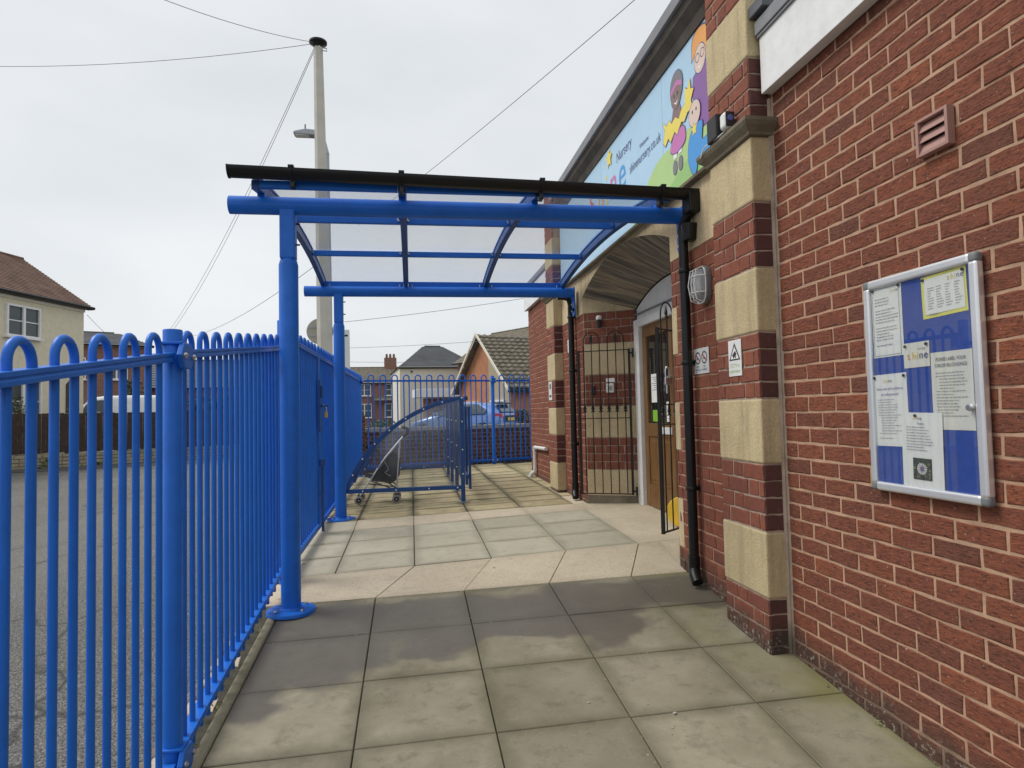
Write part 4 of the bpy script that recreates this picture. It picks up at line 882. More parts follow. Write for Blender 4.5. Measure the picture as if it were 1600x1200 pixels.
for x in (-0.255, -0.76):
    for y in (8.52, 8.90):
        for s in (-0.028, 0.028):
            m = MB(); m.lathe([(0.045, -0.012), (0.058, -0.008), (0.058, 0.008), (0.045, 0.012)], (x, y+s, gz0+0.06), 22, 'y'); w = part('wheel', m, 'wheel_grey', bu, True)
            m = MB(); m.lathe([(0.034, -0.014), (0.034, 0.014)], (x, y+s, gz0+0.06), 18, 'y'); part('hub', m, 'rubber', w, True)
            m = MB(); m.lathe([(0.009, -0.017), (0.009, 0.017)], (x, y+s, gz0+0.06), 10, 'y'); part('axle_cap', m, 'white_plastic', w, True)
        m = MB(); m.tube([(x, y, gz0+0.06), (x, y, gz0+0.14)], 0.014, 8); part('wheel_fork', m, 'rubber', bu, True)
    m = MB(); m.tube([(x, 8.50, gz0+0.06), (x, 8.92, gz0+0.06)], 0.006, 8); part('axle', m, 'alu', bu, True)

bu.scale = (0.93, 1.0, 0.92); bu.location.x += 0.06; bu.location.z = gz0
# ------------------------------------------------------------------ iron entrance gates, folded back against the reveals
def iron_gate(label, hinge, free, zb, mirror=False):
    h, f2 = Vector(hinge), Vector(free); d = f2-h; W = d.length; d.normalize(); U = Vector((0, 0, 1))
    t = thing('iron_gate', label, 'gate', (h.x, h.y, zb), 'black iron entrance gates')
    P = lambda u, z: h + d*u + U*z
    Z = dict(bot=zb+0.02, low=zb+0.86, mid=zb+1.02, top=zb+1.62, hoop=zb+1.80)
    m = MB(); nrm = d.cross(U); 
    for u in (0.012, W-0.012): 
        m = MB(); m.obox(P(u, (zb+Z['top'])/2 + 0.01), d*(0.012), nrm*0.012, U*((Z['top']-zb)/2)); part('stile', m, 'black_iron', t)
    for k in ('bot', 'low', 'mid', 'top'):
        m = MB(); m.obox(P(W/2, Z[k]), d*(W/2-0.012), nrm*0.010, U*0.005); part('rail', m, 'black_iron', t)
    n = 6; us = [W*(i+0.75)/(n+0.5) for i in range(n)]
    def spear(u, z):
        m = MB(); c = P(u, z)
        m.prism([c+U*0.11, c+d*0.021+U*0.045, c+d*0.009+U*0.033, c+d*0.028+U*0.008, c+d*0.009+U*0.012, c-d*0.009+U*0.012, c-d*0.028+U*0.008, c-d*0.009+U*0.033, c-d*0.021+U*0.045], nrm*0.01); return m
    for i, u in enumerate(us):
        m = MB(); m.tube([P(u, zb+0.02), P(u, Z['mid']-0.02)], 0.006, 8); bb = part('bar', m, 'black_iron', t, True); part('spear_head', spear(u, Z['low']+0.06), 'black_iron', bb)
    for a, c, b in ((0, 1, 2), (3, 4, 5)):
        pts = [P(us[a], Z['mid']-0.1), P(us[a], Z['hoop']-0.06)]; r = (us[b]-us[a])/2
        for k in range(1, 12): an = math.pi - math.pi*k/12; pts.append(P((us[a]+us[b])/2 + r*math.cos(an), Z['hoop']-0.06 + r*1.05*math.sin(an)))
        pts += [P(us[b], Z['hoop']-0.06), P(us[b], Z['mid']-0.1)]
        m = MB(); m.tube(pts, 0.006, 8); part('hoop', m, 'black_iron', t, True)
        m = MB(); m.tube([P(us[c], Z['mid']-0.02), P(us[c], Z['top']+0.10)], 0.006, 8); bb = part('bar', m, 'black_iron', t, True); part('spear_head', spear(us[c], Z['top']+0.09), 'black_iron', bb)
    for z in (zb+0.05, Z['top']-0.04):
        m = MB(); m.tube([P(-0.03, z-0.05), P(-0.03, z+0.05)], 0.012, 8); m.obox(P(-0.015, z), d*0.02, nrm*0.008, U*0.01); part('hinge', m, 'black_iron', t, True)
    return t
iron_gate('black iron spear-topped gate leaf folded open across the brick and stone reveal', (2.41, 6.91, 0), (1.88, 7.18, 0), 0.70)
iron_gate('black iron spear-topped gate leaf open next to the downpipe, holding a padlock', (2.42, 5.27, 0), (1.915, 4.86, 0), 0.665)
t = thing('padlock', 'silver padlock hanging from the open iron gate by the door', 'padlock', (2.02, 4.93, 1.86))
m = MB(); m.box((1.995, 4.905, 1.84), (2.045, 4.93, 1.90)); part('lock_body', m, 'steel', t, bevel=0.006)
m = MB(); m.tube(bez([(2.005, 4.918, 1.90), (2.005, 4.918, 1.96), (2.02, 4.918, 1.985), (2.035, 4.918, 1.96), (2.035, 4.918, 1.90)], 4), 0.006, 8); part('shackle', m, 'steel', t, True)
# yellow disc by the door
m = MB(); m.lathe([(0.128, -0.012), (0.135, -0.006), (0.135, 0.006), (0.128, 0.012)], (0, 0, 0), 40, 'x')
o = whole('round_sign', m, 'yellow', 'plain round yellow disc leaning beside the door behind the open iron gate', 'disc', (0, 0, 0), smooth=True); o.location = (2.40, 5.62, land_z(2.40, 5.62)+0.135); o.rotation_euler = (0, R(10), R(52))

# ------------------------------------------------------------------ noticeboard and its papers
RT, UP = Vector((0, -1, 0)), Vector((0, 0, 1))
BY0, BY1, BZ0, BZ1 = 1.972, 2.552, 1.284, 2.178; BX = 1.955
b_ = thing('noticeboard', 'wall-mounted noticeboard with silver frame, glass front and blue felt', 'noticeboard', (1.99, 2.24, BZ0))
m = MB(); m.box((1.972, BY0+0.012, BZ0+0.012), (1.9955, BY1-0.012, BZ1-0.012)); part('back_panel', m, 'grey_plastic', b_)
m = MB(); m.box((1.9695, BY0+0.03, BZ0+0.03), (1.9715, BY1-0.03, BZ1-0.03)); part('felt', m, 'felt_blue', b_)
fw = 0.038
for a, b in (((BX, BY0+fw*.8, BZ0), (1.99, BY1-fw*.8, BZ0+fw)), ((BX, BY0+fw*.8, BZ1-fw), (1.99, BY1-fw*.8, BZ1)), ((BX, BY0, BZ0+fw*.8), (1.99, BY0+fw, BZ1-fw*.8)), ((BX, BY1-fw, BZ0+fw*.8), (1.99, BY1, BZ1-fw*.8))):
    m = MB(); m.box(a, b); part('frame_bar', m, 'alu', b_, bevel=0.011, seg=4)
for y in (BY0, BY1-fw):
    for z in (BZ0, BZ1-fw): m = MB(); m.box((BX-0.001, y-0.001, z-0.001), (1.991, y+fw+0.001, z+fw+0.001)); part('corner_cap', m, 'grey_plastic', b_, bevel=0.014, seg=4)
m = MB(); m.box((1.958, BY0+fw*.9, BZ0+fw*.9), (1.9605, BY1-fw*.9, BZ1-fw*.9)); part('glass_pane', m, 'board_glass', b_)
m = MB(); m.lathe([(0.013, 0), (0.013, -0.010), (0.010, -0.014)], (1.958, BY0+fw+0.015, 1.63), 16, 'x'); part('lock', m, 'steel', b_, True)
def paper(label, y1, z1, w, h, mat, lines, tilt=0.0, head=(), layer=0, pins=True, border=None, indent=None, seed=1):
    """top-left corner at (y1, z1) as read; lines = (first, last, step)"""
    X = 1.9685 - 0.0012*layer; rr = random.Random(seed); rt = (RT*math.cos(tilt) + UP*math.sin(tilt)); up = (UP*math.cos(tilt) - RT*math.sin(tilt)); o = Vector((X, y1, z1))
    q = lambda u, v, e=0: o + rt*u - up*v + Vector((-e, 0, 0))
    m = MB(); n = 6; vs = []
    for i in range(n+1):
        for j in range(5): vs.append(q(w*i/n, h*j/4, 0.0006 + 0.0012*math.sin(3.0*j/4+i)*0.5))
    m.add(vs, [(i*5+j, i*5+j+1, (i+1)*5+j+1, (i+1)*5+j) for i in range(n) for j in range(4)])
    t = whole('paper_notice', m, mat, label, 'notice', (X, y1, z1), 'papers pinned inside the noticeboard')
    def rect(mb, u0, u1, v0, v1, e=0.0026): mb.add([q(u0, v0, e), q(u1, v0, e), q(u1, v1, e), q(u0, v1, e)], [(0, 1, 2, 3)])
    if border:
        m = MB(); rect(m, border, w-border*0.7, border*0.8, h-border, 0.0022); part('inner_sheet', m, 'paper', t)
    tx = MB()
    if lines:
        v = lines[0]
        while v < lines[1]:
            u = w*0.12 if not indent or not (indent[0] < v < indent[1]) else w*0.2; end = w*rr.uniform(0.5, 0.88)
            while u < end:
                wd = rr.uniform(0.006, 0.018); rect(tx, u, min(u+wd, end), v, v+lines[2]*0.24); u += wd+0.0035
            v += lines[2]*(1 if rr.random() > .12 else 1.9)
        part('printed_text', tx, 'ink_grey', t)
    for (s, size, u, v, mt, al, wd) in head:
        part('printed_heading', text_mb(s, size, q(u, v), rt, up, 0.0028, al, wd), mt, t)
    if pins:
        for (u, v) in ((0.012, 0.012), (w-0.012, 0.012)):
            m = MB(); m.lathe([(0.006, 0), (0.006, -0.004), (0.003, -0.006)], q(u, v, 0.0026), 10, 'x'); part('drawing_pin', m, 'rubber', t, True)
    return t, q, rect
SH = [('s', 'pr_orange'), ('h', 'pr_yellow'), ('i', 'pr_yellow'), ('n', 'pr_navy'), ('e', 'pr_navy')]
def shine(t, q, u, v, size, rt=RT, up=UP):
    x = u
    for ch, mt in SH:
        part('printed_logo', text_mb(ch, size, q(x, v), rt, up, 0.003), mt, t); x += size*(0.30 if ch == 'i' else 0.56)
t, q, rect = paper('white list sheet with thin black border, upper corner of the noticeboard', 2.512, 2.143, 0.172, 0.298, 'paper', (0.05, 0.25, 0.0125), R(0.5), seed=3)
m = MB(); [rect(m, *r) for r in ((0.006, 0.159, 0.008, 0.0095), (0.006, 0.159, 0.29, 0.2915), (0.006, 0.0075, 0.008, 0.29), (0.1575, 0.159, 0.008, 0.29))]; part('printed_border', m, 'ink', t); shine(t, q, 0.11, 0.032, 0.018)
t, q, rect = paper('white table sheet on yellow card, top of the noticeboard', 2.236, 2.135, 0.208, 0.163, 'paper_yellow', None, R(1.5), border=0.014, seed=4)
m = MB(); rr = random.Random(2)
for c in range(4):
    for k in range(9):
        rect(m, 0.03+c*0.042, 0.03+c*0.042+rr.uniform(.015, .034), 0.048+k*0.0098, 0.0502+k*0.0098, 0.0034)
rect(m, 0.03, 0.075, 0.148, 0.151, 0.0034); part('printed_table', m, 'ink_grey', t); shine(t, q, 0.125, 0.036, 0.030)
t, q, rect = paper('small card with the coloured nursery logo in the middle of the noticeboard', 2.341, 1.889, 0.132, 0.099, 'paper_cream', None, R(0.5), layer=1, seed=5); shine(t, q, 0.018, 0.066, 0.044)
part('printed_text', text_mb('nursery', 0.012, q(0.075, 0.030), RT, UP, 0.003), 'pr_navy', t)
t, q, rect = paper('cream notice asking parents to label belongings, on the blue felt', 2.206, 1.840, 0.187, 0.292, 'paper_cream', (0.078, 0.24, 0.0115), R(0), [('PLEASE LABEL YOUR', 0.0185, 0.0925, 0.034, 'ink', 'CENTER', 0.135), ('CHILDS BELONGINGS', 0.0185, 0.0925, 0.057, 'ink', 'CENTER', 0.145)], indent=(0.1, 0.14), pins=False, seed=6)
t, q, rect = paper('white sheet about self-confidence and self-expression below the list sheet', 2.524, 1.772, 0.190, 0.300, 'paper', (0.105, 0.272, 0.0108), R(1), [('Shine with self-confidence', 0.0155, 0.095, 0.066, 'ink_blue', 'CENTER', 0.15), ('and self-expression!', 0.0155, 0.095, 0.089, 'ink_blue', 'CENTER', 0.10)], indent=(0.18, 0.235), seed=7); shine(t, q, 0.06, 0.034, 0.020)
t, q, rect = paper('white letter with a flower photograph overlapping two other sheets', 2.366, 1.614, 0.205, 0.295, 'paper', (0.056, 0.165, 0.0112), R(-1.0), [('Poetry', 0.013, 0.10, 0.047, 'ink', 'CENTER', None)], layer=3, pins=False, seed=8)
m = MB(); rect(m, 0.055, 0.148, 0.178, 0.262, 0.0024); part('flower_photo', m, 'leaf_dark', t)
m = MB(); rr = random.Random(5)
for k in range(26):
    u, v, s = rr.uniform(.06, .143), rr.uniform(.185, .256), rr.uniform(.003, .007)
    m.add([q(u+s*math.cos(a*1.047), v+s*math.sin(a*1.047), 0.0030+k*0.00001) for a in range(6)], [(0, 1, 2, 3, 4, 5)])
part('photo_blossom', m, 'leaf_light', t)
m = MB()
for k in range(16):
    a = k*0.3927; m.add([q(.101+.006*math.cos(a), .219+.006*math.sin(a), .0036+k*.00001), q(.101+.023*math.cos(a-.13), .219+.021*math.sin(a-.13), .0036+k*.00001), q(.101+.026*math.cos(a), .219+.024*math.sin(a), .0036+k*.00001), q(.101+.023*math.cos(a+.13), .219+.021*math.sin(a+.13), .0036+k*.00001)], [(0, 1, 2, 3)])
part('photo_flower', m, 'paper', t); m = MB(); m.add([q(.101+.009*math.cos(a*.628), .219+.009*math.sin(a*.628), .0042) for a in range(10)], [tuple(range(10))]); part('photo_flower_eye', m, 'pr_purple', t); shine(t, q, 0.062, 0.028, 0.018)
m = MB(); m.lathe([(0.006, 0), (0.006, -0.004), (0.003, -0.006)], q(0.075, 0.012, 0.003), 10, 'x'); part('drawing_pin', m, 'rubber', t, True)

# ------------------------------------------------------------------ vent
v_ = thing('wall_vent', 'small brown louvred plastic vent above the noticeboard', 'vent', (1.985, 2.14, 2.6))
y0, y1, z0, z1 = 2.068, 2.222, 2.602, 2.748
for a, b in (((1.963, y0, z0), (1.995, y0+0.014, z1)), ((1.963, y1-0.014, z0), (1.995, y1, z1)), ((1.9635, y0+.014, z0), (1.995, y1-.014, z0+0.012)), ((1.9635, y0+.014, z1-0.012), (1.995, y1-.014, z1))): m = MB(); m.box(a, b); part('frame_bar', m, 'vent_brown', v_, bevel=0.002)
for k in range(3):
    zc = z0+0.014+k*0.0395; m = MB(); m.prism([(1.968, y0+.014, zc), (1.985, y0+.014, zc+0.037), (1.988, y0+.014, zc+0.035), (1.974, y0+.014, zc)], (0, y1-y0-0.028, 0)); part('louvre', m, 'vent_brown', v_, bevel=0.001)
m = MB(); m.box((1.989, y0+.013, z0+.011), (1.9948, y1-.013, z1-.011)); part('back_plate', m, 'rubber', v_)
# ------------------------------------------------------------------ bulkhead light by the downpipe
bl = thing('bulkhead_light', 'oval bulkhead lamp with white wire cage beside the black downpipe', 'lamp', (1.975, 4.10, 2.36))
def oval(x, hy, hz, n=28, c=(4.09, 2.475)): return [(x, c[0]+hy*math.copysign(abs(math.cos(2*math.pi*k/n))**.7, math.cos(2*math.pi*k/n)), c[1]+hz*math.copysign(abs(math.sin(2*math.pi*k/n))**.7, math.sin(2*math.pi*k/n))) for k in range(n)]
m = MB(); m.prism(oval(1.94, 0.082, 0.128), (0.041, 0, 0)); part('lamp_body', m, 'grey_plastic', bl, True, bevel=0.008)
m = MB(); rr = [oval(1.938, .066, .11), oval(1.905, .06, .10), oval(1.882, .045, .085), oval(1.874, .02, .05)]; n = 28
m.add([p for r_ in rr for p in r_], [(i*n+k, i*n+(k+1) % n, (i+1)*n+(k+1) % n, (i+1)*n+k) for i in range(3) for k in range(n)] + [tuple(range(3*n, 4*n))]); part('lens', m, 'lamp_glass', bl, True)
m = MB(); m.lathe([(0.02, 2.41), (0.028, 2.44), (0.028, 2.52), (0.02, 2.55)], (1.915, 4.09, 0), 14); part('bulb', m, 'white_plastic', bl, True)
m = MB(); m.tube(oval(1.936, .078, .122)+oval(1.936, .078, .122)[:1], 0.0045, 6)
for y in (4.045, 4.09, 4.135): m.tube([(1.936, y, 2.355), (1.885, y, 2.375), (1.868, y, 2.475), (1.885, y, 2.575), (1.936, y, 2.595)], 0.004, 6)
for z in (2.42, 2.53): m.tube([(1.936, 4.01, z), (1.885, 4.03, z), (1.869, 4.09, z), (1.885, 4.15, z), (1.936, 4.17, z)], 0.004, 6)
part('wire_cage', m, 'white_plastic', bl, True)
# ------------------------------------------------------------------ small signs
def wall_sign(name, label, x, y0, y1, z0, z1, cat='sign'):
    m = MB(); m.box((x-0.003, y0, z0), (x, y1, z1)); return whole(name, m, 'white_plastic', label, cat, (x, (y0+y1)/2, z0), bevel=0.001)
def ring(x, cy, cz, r0, r1, n=28): 
    m = MB(); vs = []
    for k in range(n): a = 2*math.pi*k/n; vs += [(x, cy+r0*math.cos(a), cz+r0*math.sin(a)), (x, cy+r1*math.cos(a), cz+r1*math.sin(a))]
    m.add(vs, [(2*k, 2*k+1, 2*((k+1) % n)+1, 2*((k+1) % n)) for k in range(n)]); return m
s_ = wall_sign('no_smoking_sign', 'white sign with two red prohibition circles on the brick wall below the lamp', 1.978, 4.09, 4.318, 1.886, 2.062)
for cy, w1 in ((4.255, 'SMOKING'), (4.155, 'VAPING')):
    part('prohibition_ring', ring(1.9742, cy, 1.995, 0.034, 0.043), 'pr_black', s_)
    m = MB(); m.obox((1.9738, cy, 1.995), (0, 0.026, 0.024), (0, 0.003, -0.0035), (0.0002, 0, 0)); part('prohibition_bar', m, 'pr_red', s_)
    m = MB(); m.box((1.9735, cy-0.018, 1.987), (1.9737, cy+0.018, 1.994)); m.obox((1.9736, cy+0.012, 2.005), (0, 0.008, 0.01), (0, 0.001, -0.001), (.0001, 0, 0)); part('cigarette_symbol', m, 'pr_black', s_)
    part('printed_text', join(text_mb('NO', 0.020, (1.9745, cy, 1.928), RT, UP, 0.001, 'CENTER'), text_mb(w1, 0.020, (1.9745, cy, 1.906), RT, UP, 0.001, 'CENTER', 0.08)), 'pr_navy', s_)
s_ = wall_sign('cctv_sign', 'white and green camera warning sign with black triangle on the stone pilaster', PX-0.0025, 3.443, 3.593, 1.83, 2.04)
cx = PX-0.0062
m = MB(); m.add([(cx, 3.518, 2.025), (cx, 3.582, 1.922), (cx, 3.454, 1.922)], [(0, 1, 2)]); part('triangle', m, 'pr_black', s_)
m = MB(); m.add([(cx-.0004, 3.518, 2.004), (cx-.0004, 3.566, 1.930), (cx-.0004, 3.470, 1.930)], [(0, 1, 2)]); part('triangle_field', m, 'pr_white', s_)
m = MB(); m.obox((cx-.0008, 3.520, 1.955), (0, 0.018, -0.012), (0, 0.007, 0.010), (0.0002, 0, 0)); m.box((cx-.001, 3.503, 1.934), (cx-.0008, 3.512, 1.95)); part('camera_symbol', m, 'pr_black', s_)
part('printed_text', join(text_mb('CCTV in', 0.030, (cx+.001, 3.518, 1.882), RT, UP, 0.001, 'CENTER', 0.105), text_mb('operation', 0.030, (cx+.001, 3.518, 1.85), RT, UP, 0.001, 'CENTER', 0.12)), 'pr_green2', s_)
s_ = wall_sign('name_plate', 'narrow white plate with a small symbol on the far pilaster', PX-0.0025, 8.50, 8.70, 1.80, 2.05)
m = MB(); m.box((PX-.006, 8.56, 1.95), (PX-.0058, 8.64, 2.02)); m.box((PX-.006, 8.54, 1.84), (PX-.0058, 8.66, 1.87)); part('printed_text', m, 'ink', s_)
# fittings on the reveal
def on_reveal(u, z, off=0.0): 
    a, b = Vector((WX, 7.27, 0)), Vector((2.5, 6.95, 0)); d = (b-a).normalized(); n_ = Vector((d.y, -d.x, 0)); return a + d*u + n_*(off+0.007) + Vector((0, 0, z)), d, n_
c, d, n_ = on_reveal(0.20, 2.66); t = thing('motion_sensor', 'small black and white dome sensor high on the brick reveal', 'sensor', tuple(c))
m = MB(); m.lathe([(0.022, -0.07), (0.03, -0.02), (0.03, 0.02)], c+n_*0.045, 16); m.tube([c, c+n_*0.03+Vector((0, 0, -0.05))], 0.015, 8); part('sensor_body', m, 'rubber', t, True)
m = MB(); m.lathe([(0.034, 0.021), (0.036, 0.05), (0.022, 0.068)], c+n_*0.045, 16); part('sensor_cap', m, 'white_plastic', t, True)
c, d, n_ = on_reveal(0.30, 1.90); t = thing('door_bell', 'white push-button bell box on the reveal behind the iron gate', 'bell', tuple(c))
m = MB(); m.obox(c+n_*0.015, d*0.045, n_*0.015, Vector((0, 0, 0.052))); part('bell_box', m, 'white_plastic', t, bevel=0.006)
m = MB(); m.obox(c+n_*0.032, d*0.025, n_*0.003, Vector((0, 0, 0.025))); part('push_button', m, 'wheel_grey', t, bevel=0.003)
m = MB(); m.obox(c+n_*0.003+Vector((0, 0, 0.09)), d*0.05, n_*0.002, Vector((0, 0, 0.022))); part('bell_label', m, 'paper', t)
c, d, n_ = on_reveal(0.10, 1.88); m = MB(); m.obox(c+n_*0.014, d*0.02, n_*0.014, Vector((0, 0, 0.05))); whole('intercom', m, 'rubber', 'slim black intercom unit beside the white bell box', 'intercom', tuple(c), bevel=0.006)
m = MB(); m.box((1.93, 7.74, 2.36), (1.984, 7.86, 2.54)); whole('junction_box', m, 'white_plastic', 'white box lamp on the wall behind the rear downpipe', 'box', (1.96, 7.8, 2.36), bevel=0.02)
# security camera on the pilaster cap
cm = thing('security_camera', 'black and white security camera standing on the stone pilaster cap', 'camera', (1.80, 3.5, 3.227))
m = MB(); m.box((1.785, 3.50, 3.228), (1.858, 3.62, 3.375)); part('battery_box', m, 'rubber', cm, bevel=0.010)
m = MB(); m.box((1.79, 3.40, 3.245), (1.855, 3.47, 3.345)); part('camera_body', m, 'white_plastic', cm, bevel=0.022, seg=4)
m = MB(); m.box((1.795, 3.394, 3.252), (1.85, 3.4, 3.338)); fc = part('camera_face', m, 'pr_black', cm, bevel=0.003)
m = MB(); m.lathe([(0.018, 0), (0.018, -0.004), (0.012, -0.006)], (1.822, 3.394, 3.30), 18, 'y'); part('lens', m, 'ink_blue', fc, True)
m = MB(); m.tube([(1.825, 3.47, 3.30), (1.825, 3.51, 3.30)], 0.012, 10); part('swivel', m, 'rubber', cm, True)
m = MB(); m.tube(bez([(1.82, 3.44, 3.25), (1.80, 3.49, 3.232), (1.795, 3.56, 3.232), (1.79, 3.66, 3.236), (1.80, 3.74, 3.20)], 6), 0.004, 6); part('cable', m, 'white_plastic', cm, True)
# ------------------------------------------------------------------ white drainpipe on the far wing
t = thing('waste_pipe', 'white plastic waste pipe elbowing down the foot of the far wing wall', 'pipe', (1.96, 10.2, 0.6))
m = MB(); m.tube([(1.95, 9.40, 1.10), (1.95, 10.27, 1.08)], 0.028, 12); m.tube([(1.95, 10.30, 1.10), (1.95, 10.30, 0.70)], 0.028, 12); part('pipe', m, 'white_upvc', t, True)
m = MB(); m.tube(bez([(1.95, 10.25, 1.08), (1.95, 10.30, 1.07), (1.95, 10.30, 1.02)], 4), 0.036, 12); part('elbow', m, 'white_upvc', t, True); m = MB(); m.tube(bez([(1.95, 10.30, 0.76), (1.95, 10.31, 0.70), (1.91, 10.36, 0.66), (1.88, 10.4, 0.60)], 4), 0.034, 12); part('elbow', m, 'white_upvc', t, True)

# ------------------------------------------------------------------ painted sign under the eaves
SX = 1.972
sg = thing('nursery_sign', 'long printed nursery sign with children and stars under the eaves', 'sign', (SX, 6.0, 3.26))
for y0, y1 in ((3.80, 4.718), (4.722, 6.35), (6.354, 8.25)):
    m = MB(); m.box((SX-0.006, y0, 3.262), (SX+0.006, y1, 4.232)); part('sign_panel', m, 'pr_sky', sg)
LAY = [0]
def dec(name, pts, mat, parent=sg):
    LAY[0] += 1; x = SX-0.0065-LAY[0]*0.0002
    m = MB(); m.add([(x, a, b) for a, b in pts], [tuple(range(len(pts)))]); return part(name, m, mat, parent)
def ell(cy, cz, ry, rz, n=20): return [(cy+ry*math.cos(2*math.pi*k/n), cz+rz*math.sin(2*math.pi*k/n)) for k in range(n)]
def blob(pts, n=5):
    P = bez([(0, *p) for p in pts+pts[:1]], n)[:-1]; return [(p.y, p.z) for p in P]
def star(cy, cz, r, n=5, a0=math.pi/2, k=0.5): return [(cy+(r if i % 2 == 0 else r*k)*math.cos(a0+math.pi*i/n), cz+(r if i % 2 == 0 else r*k)*math.sin(a0+math.pi*i/n)) for i in range(2*n)]
def outl(name, pts, mat, g=0.008):
    c = (sum(p[0] for p in pts)/len(pts), sum(p[1] for p in pts)/len(pts))
    dec('printed_outline', [(p[0]+math.copysign(g, p[0]-c[0]), p[1]+math.copysign(g, p[1]-c[1])) for p in pts], 'pr_navy'); dec(name, pts, mat)
dec('printed_hill', [(5.45, 3.262)] + [(5.45-0.0825*k, 3.262+0.36*math.sin(math.pi/2*min(1, k/9))) for k in range(1, 21)] + [(3.80, 3.262)], 'pr_green')
dec('printed_hill', [(4.80, 3.262)] + [(4.80-0.10*k, 3.262+0.19*math.sin(math.pi/2*min(1, k/8))) for k in range(1, 11)] + [(3.80, 3.262)], 'pr_green2')
outl('printed_jumper', blob([(4.15, 3.93), (4.165, 3.80), (4.09, 3.66), (4.06, 3.56), (3.98, 3.54), (3.90, 3.56), (3.86, 3.76), (3.90, 3.93), (4.03, 3.96)]), 'pr_purple')
outl('printed_hair', blob([(4.165, 4.05), (4.14, 4.19), (4.04, 4.225), (3.93, 4.18), (3.90, 4.06), (3.93, 3.97), (4.04, 4.10)]), 'pr_orange')
outl('printed_face', ell(4.04, 4.015, 0.085, 0.095), 'pr_skin', 0.005)
for y in (4.075, 4.0): part('printed_glasses', ring(SX-0.0065-LAY[0]*0.0002-0.0004, y, 4.035, 0.026, 0.032, 16), 'ink', sg)
LAY[0] += 3
dec('printed_smile', [(4.085, 3.975), (4.04, 3.945), (3.995, 3.975), (4.04, 3.962)], 'pr_white')
outl('printed_dress', blob([(4.50, 3.87), (4.55, 3.74), (4.50, 3.64), (4.36, 3.62), (4.36, 3.78), (4.40, 3.88)]), 'pr_brown', 0.004)
dec('printed_legs', [(4.53, 3.60), (4.52, 3.50), (4.46, 3.50), (4.46, 3.58), (4.44, 3.58), (4.43, 3.51), (4.37, 3.51), (4.38, 3.60)], 'pr_white')
for y in (4.50, 4.40): outl('printed_shoe', ell(y, 3.435, 0.035, 0.05), 'pr_grey', 0.004)
outl('printed_skirt', blob([(4.50, 3.68), (4.57, 3.58), (4.45, 3.535), (4.31, 3.57), (4.33, 3.68)]), 'pr_pink', 0.005)
outl('printed_hair', ell(4.43, 4.01, 0.112, 0.12), 'pr_grey', 0.004); dec('printed_face', ell(4.44, 3.955, 0.092, 0.098), 'pr_brown'); dec('printed_band', [(4.53, 4.02), (4.43, 4.06), (4.335, 4.02), (4.335, 3.985), (4.43, 4.025), (4.53, 3.985)], 'pr_pink')
dec('printed_smile', [(4.485, 3.915), (4.44, 3.885), (4.395, 3.915), (4.44, 3.902)], 'pr_white')
for y in (4.47, 4.41): dec('printed_eye', ell(y, 3.96, 0.010, 0.015, 10), 'pr_black')
outl('printed_star', [(4.70, 3.70), (4.66, 3.78), (4.70, 3.86), (4.62, 3.80), (4.57, 3.83), (4.53, 3.78), (4.46, 3.80), (4.40, 3.76), (4.36, 3.80), (4.29, 3.82), (4.28, 3.93), (4.24, 3.90), (4.195, 3.96), (4.19, 3.88), (4.14, 3.86), (4.19, 3.80), (4.17, 3.74), (4.25, 3.74), (4.31, 3.70), (4.36, 3.72), (4.44, 3.66), (4.48, 3.70), (4.56, 3.65), (4.60, 3.70), (4.66, 3.66)], 'pr_yellow', 0.004)
outl('printed_babysuit', blob([(4.16, 3.60), (4.24, 3.52), (4.26, 3.40), (4.20, 3.28), (4.14, 3.28), (4.10, 3.36), (4.0, 3.34), (3.92, 3.37), (3.95, 3.45), (4.04, 3.46), (4.03, 3.58)]), 'pr_blue', 0.005)
outl('printed_face', ell(4.14, 3.68, 0.09, 0.088), 'pr_skin', 0.004); outl('printed_star', star(4.15, 3.575, 0.05), 'pr_yellow', 0.003)
for y in (4.17, 4.11): dec('printed_eye', ell(y, 3.70, 0.009, 0.013, 10), 'pr_black')
xo = SX-0.0068
part('printed_text', text_mb('shinenursery.co.uk', 0.115, (xo, 5.49, 3.755), RT, UP, 0.0012, 'LEFT', 0.73), 'pr_navy', sg)
part('printed_text', text_mb('Website:', 0.055, (xo, 5.23, 3.875), RT, UP, 0.0012, 'LEFT', 0.22), 'pr_navy', sg)
part('printed_text', text_mb('Nursery', 0.14, (xo, 5.85, 3.99), RT, UP, 0.0012, 'LEFT', 0.42), 'pr_navy', sg)
yy = 6.80
for ch, mt, w in (('S', 'pr_red', .30), ('h', 'pr_orange', .27), ('i', 'pr_yellow', .15), ('n', 'pr_pink', .27), ('e', 'pr_blue', .26)):
    part('printed_letter', text_mb(ch, 0.46, (xo, yy, 3.70), RT, UP, 0.0012), mt, sg); yy -= w
dec('printed_star', star(6.06, 4.12, 0.10), 'pr_yellow')
